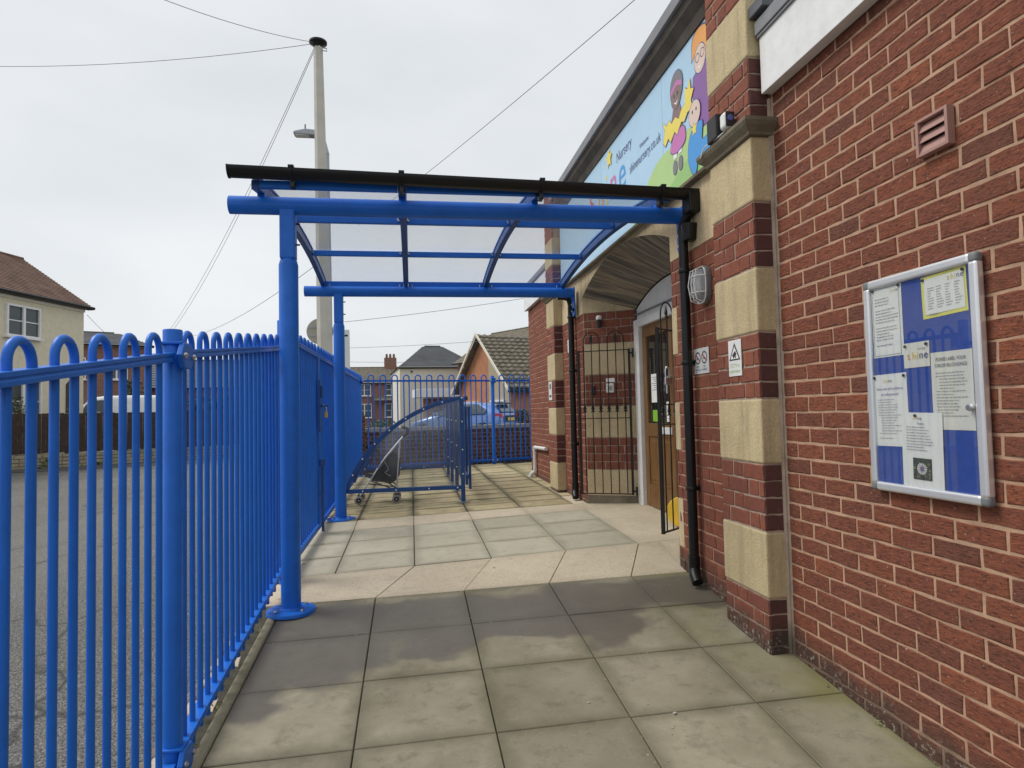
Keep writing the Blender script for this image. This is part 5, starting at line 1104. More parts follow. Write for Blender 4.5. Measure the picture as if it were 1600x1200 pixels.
# ------------------------------------------------------------------ low brick wall behind the back railing
wd = Vector((math.cos(R(14.5)), math.sin(R(14.5)), 0)); wn = Vector((wd.y, -wd.x, 0)); w0 = Vector((-1.9, 12.75, 0))
lw = thing('garden_wall', 'low dark weathered brick wall behind the back railing', 'wall', (0.5, 13.3, 0.5))
m = MB(); m.prism([w0+Vector((0, 0, 0.2)), w0+wd*6.6+Vector((0, 0, 0.2)), w0+wd*6.6+Vector((0, 0, 1.32)), w0+Vector((0, 0, 1.32))], -wn*0.22); core = part('wall', m, 'mortar_dark', lw)
LAID.clear(); lay('low', core, w0, wd, wn, 0, 6.6, 0.42, 1.32, 'brick_old', 0.084, 'F', stl=0.24, joint=0.018)
LAID[:] = [e[:1]+(0,)+e[2:] for e in LAID]; set_bricks()
m = MB()
for k in range(55): a = w0+wd*(0.12*k+0.002); m.prism([a+wn*0.012+Vector((0, 0, 1.325)), a+wd*0.112+wn*0.012+Vector((0, 0, 1.325)), a+wd*0.112+wn*0.012+Vector((0, 0, 1.40+0.006*math.sin(k*2.1))), a+wn*0.012+Vector((0, 0, 1.40+0.006*math.sin(k*2.1)))], -wn*0.244)
part('coping_bricks', m, 'concrete', lw, kind='stuff')
for u, h in ((0.75, 1.66), ):
    p = w0+wd*u; m = MB(); m.obox(p+wn*0.03+Vector((0, 0, 0.9)), wd*0.24, wn*0.2, Vector((0, 0, h-0.9))); pi_ = part('pier', m, 'mortar_dark', lw)
    LAID.clear(); lay('pier', pi_, p-wd*0.24+wn*0.23, wd, wn, 0, 0.48, 0.42, h, 'brick_old', 0.08, 'F'); LAID[:] = [e[:1]+(0,)+e[2:] for e in LAID]; set_bricks()
# ------------------------------------------------------------------ wooden fence on its stone base, far side of the road
def ux(px, y): return y*(px-643.0)/1014.7      # rough x of a picture column at depth y
fd = Vector((0.83, 0.557, 0)).normalized(); fn = Vector((fd.y, -fd.x, 0)); f0 = Vector((-17.0, 20.4, 0)); FL = 17.5
fb = thing('board_fence', 'dark brown close-board fence along the far side of the road', 'fence', (-10, 25, 0.16), None)
for k in range(int(FL/0.125)):
    a = f0+fd*(k*0.125); m = MB(); dz = random.uniform(-0.012, 0.012); o_ = 0.012 if k % 2 else 0.0
    m.obox(a+fd*0.0625+fn*o_+Vector((0, 0, 1.30+dz)), fd*0.060, fn*0.009, Vector((0, 0, 0.66))); part('board', m, 'fence_brown', fb)
for k in range(8): a = f0+fd*(k*2.4+0.3)-fn*0.06; m = MB(); m.obox(a+Vector((0, 0, 1.25)), fd*0.05, fn*0.05, Vector((0, 0, 0.75))); part('post', m, 'concrete', fb)
bw = thing('stone_wall', 'low pale stone wall carrying the dark board fence', 'wall', (-10, 25, 0.1))
m = MB(); m.prism([f0+fn*0.14+Vector((0, 0, -0.1)), f0+fd*FL+fn*0.14+Vector((0, 0, -0.1)), f0+fd*FL+fn*0.14+Vector((0, 0, 0.60)), f0+fn*0.14+Vector((0, 0, 0.60))], -fn*0.3); core = part('wall', m, 'mortar_grey', bw)
rr = random.Random(9); m = MB()
for row in range(5):
    u = rr.uniform(-.3, 0)
    while u < FL:
        L = rr.uniform(0.18, 0.5); z0 = 0.02+row*0.12
        m.obox(f0+fd*(u+L/2)+fn*(0.14+rr.uniform(0, .012))+Vector((0, 0, z0+0.056)), fd*(L/2-0.008), fn*0.03, Vector((0, 0, 0.050+rr.uniform(-.004, .004)))); u += L
part('stonework', m, 'stone_wall', bw, kind='stuff')
# weeds at its foot
for k, u in enumerate((1.2, 2.6, 4.3, 5.9, 7.4, 9.8, 11.6)):
    p = f0+fd*u+fn*0.28; p.z = road_z(p.x, p.y); m = MB(); leaves(m, p, 60, 0.22, 0.12+0.22*(k == 3), 0.05)
    whole('weed_clump', m, 'leaf', 'low green weed clump at the foot of the pale stone wall', 'weeds', tuple(p), 'weeds along the stone wall')
# ------------------------------------------------------------------ houses
def win(parent, c, d, n, w, h, mull=2, trans=True, mat='white_upvc'):
    c, d, n = Vector(c), Vector(d), Vector(n); U = Vector((0, 0, 1)); t = 0.06*max(1, w/1.2)
    m = MB()
    for s in (-1, 1): m.obox(c+d*s*(w/2-t/2)+n*0.05, d*t/2, n*0.05, U*h/2); m.obox(c+U*s*(h/2-t/2)+n*0.05, d*(w/2-t), n*0.049, U*t/2)
    for k in range(1, mull): m.obox(c+d*(w*k/mull-w/2)+n*0.05, d*t*0.7, n*0.048, U*(h/2-t))
    m.obox(c-U*(h/2+0.03)+n*0.09, d*(w/2+0.06), n*0.09, U*0.03)
    f = part('window', m, mat, parent)
    m = MB(); m.obox(c+n*0.03, d*(w/2-t*0.5), n*0.005, U*(h/2-t*0.5)); part('pane', m, 'car_glass', f)
    if trans: m = MB(); m.obox(c+n*0.04, d*(w/2-t), n*0.02, U*0.018); part('glazing_bar', m, mat, f)
def house(name, label, p0, d, L, D, zb, ze, zr, wall, roof, rows=16, hip=0.0, over=0.25, group='houses across the road', cat='house'):
    """front wall from p0 along d (length L), depth D behind it, eaves at ze, ridge at zr parallel to d"""
    p0, d = Vector(p0), Vector(d).normalized(); n = Vector((d.y, -d.x, 0)); b = -n; U = Vector((0, 0, 1))
    t = thing(name, label, cat, (p0.x, p0.y, zb), group)
    P = lambda u, v, z: p0+d*u+b*v+U*z
    m = MB(); poly = [P(0, 0, zb), P(0, D, zb), P(0, D, ze), P(0, 0, ze)]
    if not hip: poly = [P(0, 0, zb), P(0, D, zb), P(0, D, ze), P(0, D/2, zr-0.05), P(0, 0, ze)]
    m.prism(poly, d*L); part('wall', m, wall, t)
    m = MB(); o = over; th = 0.05
    for side in (0, 1):
        for k in range(rows):
            f0_, f1_ = k/rows, (k+1.12)/rows
            def pt(u, f): 
                v = -o + (D/2+o)*min(f, 1); z = ze-0.08 + (zr-ze+0.08)*min(f, 1); hu = hip*min(f, 1)
                uu = (-o+hu) if u == 0 else (L+o-hu)
                return P(uu, v if side == 0 else D-v, z)
            lift = U*0.035
            a, b_2, c_, e_ = pt(0, f0_)+lift, pt(1, f0_)+lift, pt(1, f1_), pt(0, f1_)
            m.add([a, b_2, c_, e_, a-U*th, b_2-U*th, c_-U*th, e_-U*th], [(0, 1, 2, 3), (4, 7, 6, 5), (0, 4, 5, 1), (1, 5, 6, 2), (2, 6, 7, 3), (3, 7, 4, 0)])
    if hip:
        for u in (0, 1):
            uu = -o if u == 0 else L+o; hu = hip if u == 0 else L-hip
            m.add([P(uu, -o, ze-0.04), P(uu, D+o, ze-0.04), P(hu, D/2, zr)], [(0, 1, 2)])
    rf = part('roof', m, roof, t)
    m = MB(); m.tube([P(hip-(0 if hip else o), D/2, zr+0.02), P(L-hip+(0 if hip else o), D/2, zr+0.02)], 0.06, 8); part('ridge_tiles', m, roof, rf)
    m = MB(); m.tube([P(-o, -o-0.03, ze-0.10), P(L+o, -o-0.03, ze-0.10)], 0.06, 8); part('gutter', m, 'black_plastic', t)
    m = MB(); m.prism([P(-o, -o, ze-0.16), P(L+o, -o, ze-0.16), P(L+o, -o, ze-0.03), P(-o, -o, ze-0.03)], b*o); part('eaves_board', m, 'white_upvc' if wall != 'cream_render' else 'black_plastic', t)
    return t, P, d, n
hd = Vector((0.26, 0.966, 0)); hp = Vector((-12.37, 27.0, 0)) - hd*9.0
t, P, d, n = house('cream_house', 'cream rendered house with brown tiled roof behind the board fence', hp, hd, 9.0, 5.6, 0.1, 6.12, 8.1, 'cream_render', 'clay_tile', 26, 0, 0.22)
win(t, P(9-2.75, 0, 5.12), d, n, 1.35, 1.08); win(t, P(9-2.75, 0, 2.4), d, n, 1.5, 1.5)
m = MB(); m.prism([P(8.15, -0.002, 0.3), P(8.75, -0.002, 0.3), P(8.75, -0.002, 3.05), P(8.6, -0.002, 3.2), P(8.3, -0.002, 3.2), P(8.15, -0.002, 3.05)], -n*-0.03); part('door', m, 'interior', t)
m = MB(); m.obox(P(4.5, 0, 5.9)+n*0.03, d*4.5, n*0.03, Vector((0, 0, 0.05))); part('moulding', m, 'cream_pale', t)
t, P, d, n = house('brick_house', 'red brick house with slate roof beside the cream house', (ux(118, 38), 38, 0), (0.9, 0.42, 0), 5.2, 6, 0.2, 6.0, 6.95, 'far_brick', 'slate', 10, 1.6)
win(t, P(3.6, 0, 4.6), d, n, 1.1, 1.2); win(t, P(1.6, 0, 4.6), d, n, 1.1, 1.2)
t, P, d, n = house('brick_house', 'low red brick house with grey roof above the white van', (ux(160, 46), 46, 0), (0.98, 0.2, 0), 11, 7, 0.3, 3.9, 6.0, 'far_brick', 'slate', 12, 0)
win(t, P(3.2, 0, 2.9), d, n, 1.3, 1.2); win(t, P(6.0, 0, 2.9), d, n, 1.3, 1.2)
# terrace at the end of the road
t, P, d, n = house('terraced_house', 'long red brick terrace with chimney at the far end of the road', (ux(505, 62), 62, 0), (1, 0.05, 0), 8.2, 7, 0.5, 4.75, 6.4, 'far_brick', 'conc_tile', 14, 0)
for u in (4.1, 6.6): win(t, P(u, 0, 4.05), d, n, 1.2, 1.1); win(t, P(u, 0, 2.1), d, n, 1.3, 1.3)
win(t, P(1.8, 0, 4.05), d, n, 1.2, 1.1); win(t, P(1.8, 0, 2.1), d, n, 1.3, 1.3)
m = MB(); m.obox(P(7.55, 0, 1.75)+n*0.03, d*0.4, n*0.03, Vector((0, 0, 1.0))); part('door', m, 'white_upvc', t)
m = MB(); m.prism([P(4.9, -1.0, 3.0), P(8.1, -1.0, 3.0), P(8.1, 0, 3.35), P(4.9, 0, 3.35)], (0, 0, 0.08)); part('porch_roof', m, 'conc_tile', t)
m = MB(); m.obox(P(6.6, 3.5, 6.6), d*0.6, n*0.35, Vector((0, 0, 0.75))); ch = part('chimney', m, 'far_brick', t)
for k in range(3): m = MB(); m.lathe([(0.13, 7.35), (0.1, 7.75)], P(6.25+k*0.35, 3.5, 0), 10); part('chimney_pot', m, 'clay_tile', ch)
# cream house with the hipped slate roof
t, P, d, n = house('cream_house', 'tall cream house with hipped slate roof beyond the parked car', (ux(626, 45), 45, 0), (0.995, 0.1, 0), 5.6, 8, 0.6, 4.95, 6.75, 'cream_pale', 'slate', 22, 2.2, 0.12)
m = MB(); m.obox(P(0.8, 0, 4.6)+n*0.05, d*0.06, n*0.04, Vector((0, 0, 0.05))); part('vent', m, 'black_plastic', t)
m = MB(); m.lathe([(0.09, 0), (0.09, 0.06)], P(4.3, -0.06, 4.72), 10, 'y'); part('vent', m, 'black_plastic', t)
# brick house behind with white eaves
t, P, d, n = house('brick_house', 'red brick house with white windows and eaves behind the tiled gable', (ux(716, 42), 42, 0), (0.5, -0.85, 0), 7, 6, 0.6, 4.95, 7.0, 'far_brick', 'conc_tile', 14, 0)
win(t, P(1.3, 0, 4.05), d, n, 1.2, 1.25); win(t, P(3.7, 0, 4.05), d, n, 1.2, 1.25)
m = MB(); m.obox(Vector((ux(712, 36), 35.2, 2.75)), Vector((2.3, 0.3, 0)), Vector((-0.1, 0.8, 0)), Vector((0, 0, 0.22))); whole('porch_roof', m, 'white_upvc', 'flat white porch roof in front of the cream house', 'porch', (ux(712, 36), 35.2, 2.5), bevel=0.02)
m = MB(); m.obox(Vector((ux(716, 36), 35.6, 1.5)), Vector((1.9, 0.25, 0)), Vector((-0.08, 0.5, 0)), Vector((0, 0, 1.0))); whole('porch', m, 'far_brick', 'red brick porch wall under the flat white roof', 'porch', (ux(716, 36), 35.6, 0.6))
# bungalow with the steep gable and big concrete tiles
bc = Vector((ux(799, 27), 27.0, 0)); d1 = Vector((-0.285, 0.958, 0)); d2 = Vector((0.958, 0.285, 0)); GW = 6.0; ze, zr = 2.85, 5.22; U = Vector((0, 0, 1))
t = thing('bungalow', 'orange brick bungalow with steep gable and brown concrete roof tiles', 'house', tuple(bc+U*0.6), 'houses across the road')
m = MB(); m.prism([bc+U*0.5, bc+d1*GW+U*0.5, bc+d1*GW+U*ze, bc+d1*GW/2+U*(zr-0.08), bc+U*ze], d2*9); part('wall', m, 'orange_brick', t)
m = MB(); m.prism([bc-d2*0.02+d1*0.02+U*1.9, bc-d2*0.02+d1*2.3+U*1.9, bc-d2*0.02+d1*2.3+U*(ze+1.72), bc-d2*0.02+d1*0.02+U*(ze-0.02)], d2*0.015); part('pale_panel', m, 'far_brick_pale', t)
m = MB(); sl = (d1*(GW/2)+U*(zr-ze)); sn = Vector((0, 0, 0)); NR, NC = 14, 30
e0 = bc-d1*0.35-d2*0.35+U*(ze-0.24)
for r_ in range(NR):
    for c_ in range(NC):
        o = e0 + (sl+d1*0.35+U*0.24)*(r_/NR) + d2*(0.32*c_)
        a = o + d2*0.005; q_ = (sl+d1*0.35+U*0.24)/NR
        h1, h2 = U*0.11, U*0.03
        vs = [a+h1, a+d2*0.16+h1+U*0.045, a+d2*0.31+h1, a+d2*0.31+q_*1.1+h2, a+d2*0.16+q_*1.1+h2+U*0.045, a+q_*1.1+h2]
        m.add(vs+[v-U*0.07 for v in vs[:3]], [(0, 1, 4, 5), (1, 2, 3, 4), (6, 7, 1, 0), (7, 8, 2, 1)])
part('roof_tiles', m, 'conc_tile', t, kind='stuff')
m = MB(); m.add([bc-d1*0.3-d2*0.3+U*(ze-0.25), bc+d1*GW/2-d2*0.3+U*zr, bc+d1*GW/2+d2*9+U*zr, bc-d1*0.3+d2*9+U*(ze-0.25)], [(0, 1, 2, 3)]); m.add([bc+d1*(GW+.3)-d2*0.3+U*(ze-0.25), bc+d1*GW/2-d2*0.3+U*zr, bc+d1*GW/2+d2*9+U*zr, bc+d1*(GW+.3)+d2*9+U*(ze-0.25)], [(3, 2, 1, 0)])
part('roof', m, 'conc_tile', t)
for s, e in ((bc-d1*0.4+U*(ze-0.30), bc+d1*GW/2+U*(zr+0.02)), (bc+d1*(GW+0.4)+U*(ze-0.30), bc+d1*GW/2+U*(zr+0.02))):
    m = MB(); m.prism([s-d2*0.36, e-d2*0.36, e-d2*0.36+U*0.14, s-d2*0.36+U*0.14], d2*0.05); part('bargeboard', m, 'cream_pale', t)
m = MB(); m.prism([bc-d1*0.42+U*(ze-0.26)-d2*0.3, bc-d1*0.42+U*(ze-0.26)+d2*9, bc-d1*0.42+U*(ze-0.38)+d2*9, bc-d1*0.42+U*(ze-0.38)-d2*0.3], d1*0.09); part('gutter', m, 'black_plastic', t)
n1 = -d2
win(t, bc+d1*1.3+U*1.6, d1, n1, 1.5, 1.2); win(t, bc+d1*4.3+U*1.6, d1, n1, 1.6, 1.2)
# hedges, a bare tree, bushes
def bush(name, label, c, rx, ry, h, n, s, mat, group=None):
    m = MB(); c = Vector(c)
    for k in range(n):
        a = random.uniform(0, 6.283); b = random.uniform(0, 1)**0.5; z = random.random(); q_ = math.sqrt(max(0, 1-(z*0.9)**2))*(0.75+0.35*math.sin(5*a+7*z)*0.5)
        p = c + Vector((rx*b*q_*math.cos(a), ry*b*q_*math.sin(a), h*z)); dd = Vector((random.gauss(0, 1), random.gauss(0, 1), random.gauss(0, .7))).normalized()*s*random.uniform(.6, 1.4); e = dd.orthogonal().normalized()*s*0.5
        m.add([p-dd, p+e, p+dd, p-e], [(0, 1, 2, 3)])
    t = thing(name, label, 'plant', tuple(c), group); part('foliage', m, mat, t)
    m = MB()
    for k in range(7): a = random.uniform(0, 6.28); m.tube([c-Vector((0, 0, .1)), c+Vector((rx*.3*math.cos(a), ry*.3*math.sin(a), h*.5)), c+Vector((rx*.6*math.cos(a), ry*.6*math.sin(a), h*.9))], [0.04, 0.025, 0.01], 6)
    part('stem', m, 'bark', t); return t
bush('garden_shrub', 'variegated pale green shrub below the ground-floor window of the cream house', (-13.2, 24.2, 0.3), 0.7, 0.6, 2.3, 900, 0.05, 'leaf_light')
bush('conifer_hedge', 'dark evergreen shrub standing past the white van', (ux(244, 33)-0.0, 33.0, 0.2), 0.9, 0.9, 3.4, 1600, 0.07, 'leaf_dark', 'evergreens beyond the board fence')
bush('conifer_hedge', 'dark broad evergreen hedge behind the middle of the railings', (ux(350, 36), 36.0, 0.2), 3.6, 1.2, 2.6, 5200, 0.08, 'leaf_dark', 'evergreens beyond the board fence')
bush('rose_bush', 'bare thorny climber with few leaves by the doorway of the cream house', (-12.0, 25.3, 0.3), 0.4, 0.4, 1.9, 120, 0.04, 'leaf_light')
bush('garden_shrub', 'small green shrub growing behind the low dark wall', (ux(600, 20), 20, 0.5), 0.9, 0.5, 1.0, 900, 0.05, 'leaf', None)
bush('garden_shrub', 'trimmed shrub between the parked car and the orange brick bungalow', (ux(818, 24), 24.5, 0.6), 0.8, 0.6, 1.15, 1200, 0.05, 'leaf_dark', None)
tr = thing('bare_tree', 'bare leafless tree above the terrace roof', 'tree', (ux(578, 75), 75, 0.5))
m = MB(); base = Vector((ux(578, 75), 75, 0.5)); m.tube([base, base+U*2.5], [0.25, 0.18], 8); part('trunk', m, 'bark', tr, True)
m = MB(); rr = random.Random(4)
def grow(p, dd, L, r_, k):
    q_ = p+dd*L; m.tube([p, q_], [r_, r_*0.65], 5, False)
    if k:
        for _ in range(4 if k > 2 else 3): grow(q_, (dd+Vector((rr.gauss(0, .5), rr.gauss(0, .5), rr.gauss(.1, .25)))).normalized(), L*0.72, r_*0.6, k-1)
for k in range(4): grow(base+U*2.4, Vector((rr.gauss(0, .5), rr.gauss(0, .5), 1)).normalized(), 1.4, 0.12, 4)
part('branches', m, 'bark', tr)
# ------------------------------------------------------------------ vehicles
def vehicle(name, label, cat, c, ang, st, glass, mat, L, group=None):
    """st: stations along x: (x, zsill, zbelt, zroof, wsill, wbelt, wroof)"""
    t = thing(name, label, cat, c, group); t.rotation_euler = (0, 0, ang); WL[t.name] = Vector((0, 0, 0))
    m = MB(); vs = []
    for (x, zs, zb, zr_, ws, wb, wr) in st: vs += [(x, -ws, zs), (x, -wb-0.02, (zs+zb)/2), (x, -wb, zb), (x, -wr, zr_-0.04), (x, -wr*0.8, zr_), (x, wr*0.8, zr_), (x, wr, zr_-0.04), (x, wb, zb), (x, wb+0.02, (zs+zb)/2), (x, ws, zs)]
    n_ = len(st); fs = [(10*i+q, 10*i+(q+1) % 10, 10*i+10+(q+1) % 10, 10*i+10+q) for i in range(n_-1) for q in range(10)] + [tuple(range(10))[::-1], tuple(range(10*n_-10, 10*n_))]
    m.add(vs, fs); body = part('body', m, mat, t, True); mod = body.modifiers.new('sub', 'SUBSURF'); mod.levels = 1; mod.render_levels = 2
    return t, body
hatch = [(-2.0, 0.32, 0.62, 0.66, 0.72, 0.74, 0.70), (-1.85, 0.25, 0.72, 0.76, 0.80, 0.83, 0.76), (-1.2, 0.22, 0.84, 0.93, 0.84, 0.86, 0.78), (-0.95, 0.22, 0.88, 1.0, 0.85, 0.87, 0.74), (-0.35, 0.22, 0.92, 1.38, 0.85, 0.87, 0.60), (0.3, 0.22, 0.94, 1.46, 0.85, 0.87, 0.60), (1.1, 0.22, 0.97, 1.42, 0.85, 0.86, 0.58), (1.55, 0.24, 1.0, 1.34, 0.84, 0.84, 0.54), (1.82, 0.28, 0.98, 1.10, 0.81, 0.80, 0.60), (1.95, 0.34, 0.80, 0.86, 0.76, 0.74, 0.66)]
def dress(t, hatchback=True):
    for s in (-1, 1):
        y = lambda w: s*(w+0.006)
        for pts in (((-0.78, .86, .96), (-0.30, .67, 1.34), (0.22, .645, 1.39), (0.22, .87, .98)), ((0.29, .87, .98), (0.29, .645, 1.39), (1.0, .64, 1.34), (1.38, .76, 1.14), (1.30, .855, 1.0))):
            m = MB(); m.add([(x, y(w), z) for x, w, z in pts], [tuple(range(len(pts)))]); part('side_window', m, 'car_glass', t)
        for x in (-1.28, 1.25):
            m = MB(); m.lathe([(0.20, -0.1), (0.31, -0.09), (0.31, 0.09), (0.20, 0.10)], (x, s*0.79, 0.31), 24, 'y'); w = part('wheel', m, 'rubber', t, True)
            m = MB(); m.lathe([(0.20, -0.105), (0.05, -0.112)] if s < 0 else [(0.05, 0.112), (0.20, 0.105)], (x, s*0.79, 0.31), 20, 'y'); part('rim', m, 'alu', w, True)
            m = MB(); m.prism([(x+0.38*math.cos(a*.2618), s*0.862, 0.31+0.38*math.sin(a*.2618)) for a in range(13)] + [(x-.31, s*.862, .3), (x+.31, s*.862, .3)][:0], (0, s*0.01, 0)); part('wheel_arch', m, 'rubber', t)
        m = MB(); m.obox((-0.72, s*0.96, 1.0), (0.06, 0, 0), (0, 0.09, 0), (0, 0, 0.07)); part('door_mirror', m, 'car_blue', t, bevel=0.02)
        m = MB(); m.obox((0.32, s*0.885, 0.84), (0.09, 0, 0), (0, 0.012, 0), (0, 0, 0.014)); part('door_handle', m, 'black_plastic', t)
        m = MB(); m.add([(1.60, y(.835), 1.02), (1.60, y(.845), 0.86), (1.90, s*.73, 0.84), (1.87, s*.72, 1.0), (1.945, s*.58, .87), (1.905, s*.56, .99)], [(0, 1, 2, 3), (3, 2, 4, 5)]); part('tail_light', m, 'tail_red', t)
    m = MB(); m.add([(1.60, -.48, 1.325), (1.60, .48, 1.325), (1.885, .60, 1.06), (1.885, -.60, 1.06)], [(0, 1, 2, 3)]); part('rear_window', m, 'car_glass', t)
    m = MB(); m.obox((1.63, 0, 1.375), (0.11, 0, -0.02), (0, 0.52, 0), (0.004, 0, 0.018)); part('spoiler', m, 'black_plastic', t, bevel=0.01)
    m = MB(); m.add([(-0.90, -.70, .99), (-0.90, .70, .99), (-0.36, .56, 1.36), (-0.36, -.56, 1.36)], [(0, 1, 2, 3)]); part('windscreen', m, 'car_glass', t)
    m = MB(); m.box((1.955, -0.50, 0.70), (1.965, 0.50, 0.93)); part('tailgate_panel', m, 'black_plastic', t, bevel=0.01)
    m = MB(); m.box((1.966, -0.26, 0.74), (1.972, 0.26, 0.85)); part('number_plate', m, 'plate_yellow', t)
cc = (ux(736, 24.5)-0.28, 24.5, 0.62); ca_ = R(180-35)
t, body = vehicle('parked_car', 'light blue hatchback parked behind the low dark wall', 'car', cc, ca_+math.pi, hatch, None, 'car_blue', 4.0); dress(t)
t.rotation_euler = (0, 0, R(-35))
van = [(-2.4, 0.4, 0.9, 0.95, 0.8, 0.85, 0.8), (-2.2, 0.35, 1.05, 1.12, 0.88, 0.92, 0.85), (-1.6, 0.35, 1.2, 1.35, 0.9, 0.94, 0.84), (-1.0, 0.35, 1.25, 2.0, 0.9, 0.95, 0.78), (-0.5, 0.35, 1.3, 2.12, 0.9, 0.95, 0.80), (2.2, 0.35, 1.3, 2.12, 0.9, 0.95, 0.82), (2.4, 0.4, 1.3, 2.05, 0.88, 0.92, 0.80)]
vp = Vector((-12.3, 29.6, 0.62)); t, body = vehicle('parked_van', 'white van parked beside the cream house behind the board fence', 'van', tuple(vp), 0, van, None, 'van_white', 4.8); t.rotation_euler = (0, 0, R(28))
for s in (-1, 1):
    m = MB(); m.add([(-1.35, s*.925, 1.32), (-1.0, s*.83, 1.88), (-0.35, s*.84, 1.92), (-0.35, s*.955, 1.32)], [(0, 1, 2, 3)]); part('side_window', m, 'car_glass', t)
    for x in (-1.5, 1.5): m = MB(); m.lathe([(0.22, -.1), (.33, -.09), (.33, .09), (.22, .1)], (x, s*.85, .33), 20, 'y'); part('wheel', m, 'rubber', t, True)
    m = MB(); m.obox((-1.25, s*1.05, 1.42), (0.05, 0, 0), (0, 0.09, 0), (0, 0, 0.14)); part('door_mirror', m, 'rubber', t, bevel=0.02)
m = MB(); m.add([(-1.62, -.78, 1.36), (-1.62, .78, 1.36), (-1.06, .70, 1.98), (-1.06, -.70, 1.98)], [(0, 1, 2, 3)]); part('windscreen', m, 'car_glass', t)
# ------------------------------------------------------------------ poles and wires
pb = Vector((-1.87, 15.0, road_z(-1.87, 15))); pt_ = Vector((-1.98, 15.0, 10.2))
up_ = thing('utility_pole', 'tall pale tapered pole with black ring at its top, carrying the wires', 'pole', tuple(pb))
m = MB(); n8 = 8; vs = []
for z, r_ in ((0, .20), (1, 0.19), (10.2-pb.z, 0.105)):
    c = pb.lerp(pt_, z/(10.2-pb.z)); vs += [c+Vector((r_*math.cos(k*math.pi/4+.39), r_*math.sin(k*math.pi/4+.39), 0)) for k in range(8)]
m.add(vs, [(8*i+k, 8*i+(k+1) % 8, 8*i+8+(k+1) % 8, 8*i+8+k) for i in range(2) for k in range(8)] + [tuple(range(8))[::-1], tuple(range(16, 24))]); part('shaft', m, 'pole_cream', up_)
m = MB(); m.lathe([(0.09, -0.14), (0.13, -0.05), (0.20, -0.01), (0.20, 0.03), (0.15, 0.06), (0.02, 0.07)], pt_, 24); part('top_ring', m, 'black_iron', up_, True)
m = MB(); m.tube([pt_+Vector((0.10, -.1, -0.22)), pt_+Vector((0.20, -.1, -0.24)), pt_+Vector((.2, -.1, -.17)), pt_+Vector((.1, -.1, -.16))], 0.012, 6); part('hook', m, 'galvanised', up_)
rs = thing('round_sign', 'back of a round grey road sign fixed to the pale pole', 'sign', (-2.05, 15.28, 3.55))
m = MB(); m.lathe([(0.29, -0.012), (0.30, 0), (0.29, 0.012)], (-2.04, 15.28, 3.60), 30, 'y'); o = part('disc', m, 'concrete', rs, True); 
m = MB(); m.box((-2.28, 15.25, 3.68), (-1.86, 15.266, 3.71)); m.box((-2.28, 15.25, 3.48), (-1.86, 15.266, 3.51)); part('bracket', m, 'galvanised', rs)
lp = thing('street_lamp', 'grey steel street lamp standing right behind the pale pole', 'lamp', (-2.36, 20.0, 0.2)); lx = ux(516, 20)+0.08
m = MB(); m.tube([(lx, 20, 0.1), (lx, 20, 5.5), (lx-0.02, 20, 9.6)], [0.13, 0.115, 0.10], 12); m.tube([(lx-.02, 20, 9.58), (lx-0.10, 20, 10.05), (lx-0.35, 20, 10.2)], [0.11, 0.08, 0.04], 12); part('column', m, 'galvanised', lp, True)
m = MB(); m.prism([(lx-0.32, 19.85, 10.12), (lx-0.95, 19.85, 10.15), (lx-0.95, 19.85, 10.24), (lx-0.6, 19.85, 10.32), (lx-0.32, 19.85, 10.30)], (0, 0.3, 0)); hd_ = part('lamp_head', m, 'galvanised', lp, bevel=0.03)
m = MB(); m.box((lx-0.90, 19.88, 10.125), (lx-0.5, 20.12, 10.145)); part('lamp_lens', m, 'white_plastic', hd_); m = MB(); m.tube([(lx-.62, 20, 10.3), (lx-.62, 20, 10.5)], 0.02, 6); part('photocell', m, 'rubber', hd_)
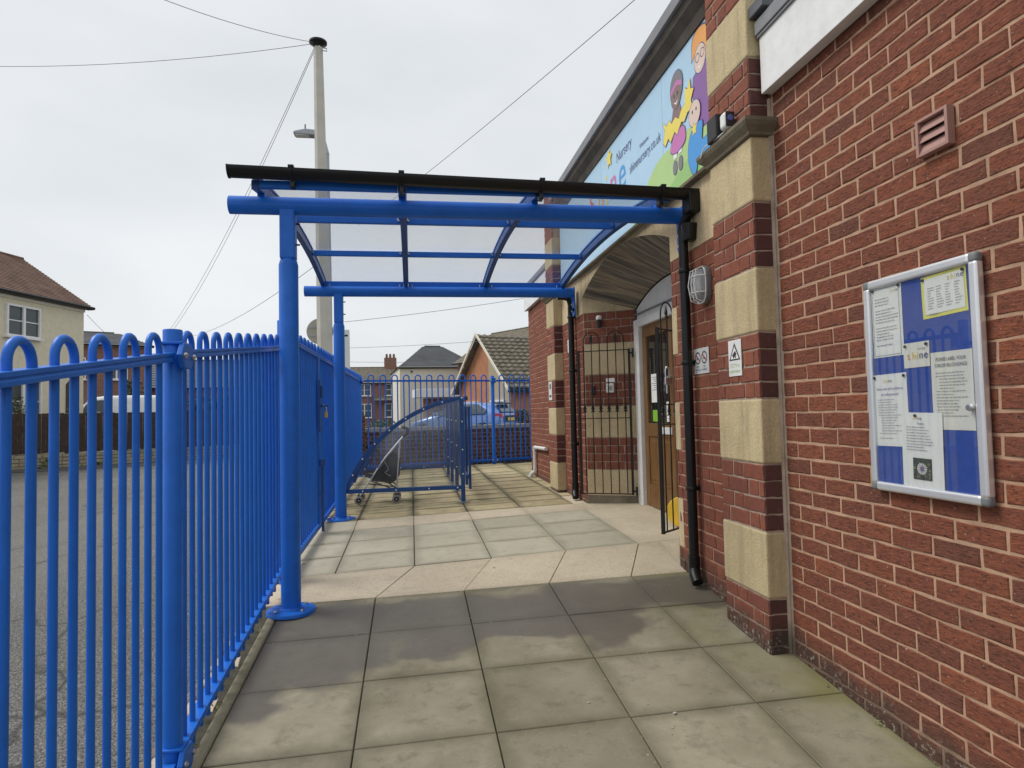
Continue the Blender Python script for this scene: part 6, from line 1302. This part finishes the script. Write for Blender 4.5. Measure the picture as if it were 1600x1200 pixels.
cl = thing('white_post', 'tall square white post with dark slot near its top, behind the railings', 'post', (ux(545, 22), 22, 0.3)); cxx = ux(545, 22)
m = MB(); m.box((cxx-0.13, 21.88, 0.2), (cxx+0.13, 22.12, 4.5)); part('shaft', m, 'white_plastic', cl, bevel=0.015)
m = MB(); m.box((cxx-0.09, 21.872, 4.27), (cxx+0.09, 21.882, 4.33)); part('slot', m, 'rubber', cl)
def unproj(px, py, y):
    M = cam.matrix_world.to_3x3(); dv = M @ Vector(((px-800)/1014.7, -(py-600)/1014.7, -1)); return Vector((0, 0, 1.65)) + dv*(y/dv.y)
def wire(label, a, b, sag, r=0.008, grp='overhead wires'):
    a, b = Vector(a), Vector(b); pts = [a.lerp(b, k/20) - Vector((0, 0, sag*4*(k/20)*(1-k/20))) for k in range(21)]
    m = MB(); m.tube(pts, r*0.8, 5); whole('overhead_wire', m, 'wire', label, 'wire', tuple(a), grp)
T = pt_ + Vector((0, 0, 0.0))
wire('overhead wire rising from the pole top towards the road out of sight', T, unproj(160, -40, 11.5), 0.15)
wire('overhead wire running level from the pole top above the cream house', T, unproj(-120, 100, 19), 0.25)
wire('twin overhead wire dropping from below the pole ring to the board fence', T-Vector((.1, 0, .15)), unproj(262, 520, 33), 0.5)
wire('twin overhead wire dropping from below the pole ring to the board fence', T-Vector((.1, 0, .22)), unproj(267, 520, 33), 0.55)
wire('overhead wire crossing high from above the sign down past the canopy gutter', unproj(1010, -16, 9), unproj(560, 352, 21), 0.1, 0.008)
wire('overhead wire from the lamp column dropping towards the low brick house', unproj(512, 400, 19.8), unproj(285, 528, 46), 0.5, 0.012)
wire('overhead wire rising from behind the second canopy post towards the far wing', unproj(538, 503, 22), unproj(900, 452, 22), 0.08, 0.010)
wire('overhead wire crossing in front of the hipped slate roof', unproj(530, 544, 30), unproj(900, 520, 26), 0.1, 0.010)
wire('thin overhead wire just above the terrace roof', unproj(400, 562, 40), unproj(760, 565, 44), 0.1, 0.012)
wire('overhead wire from the cream house eaves down to the slate-roofed brick house', unproj(136, 492, 27), unproj(182, 532, 38), 0.1, 0.011)
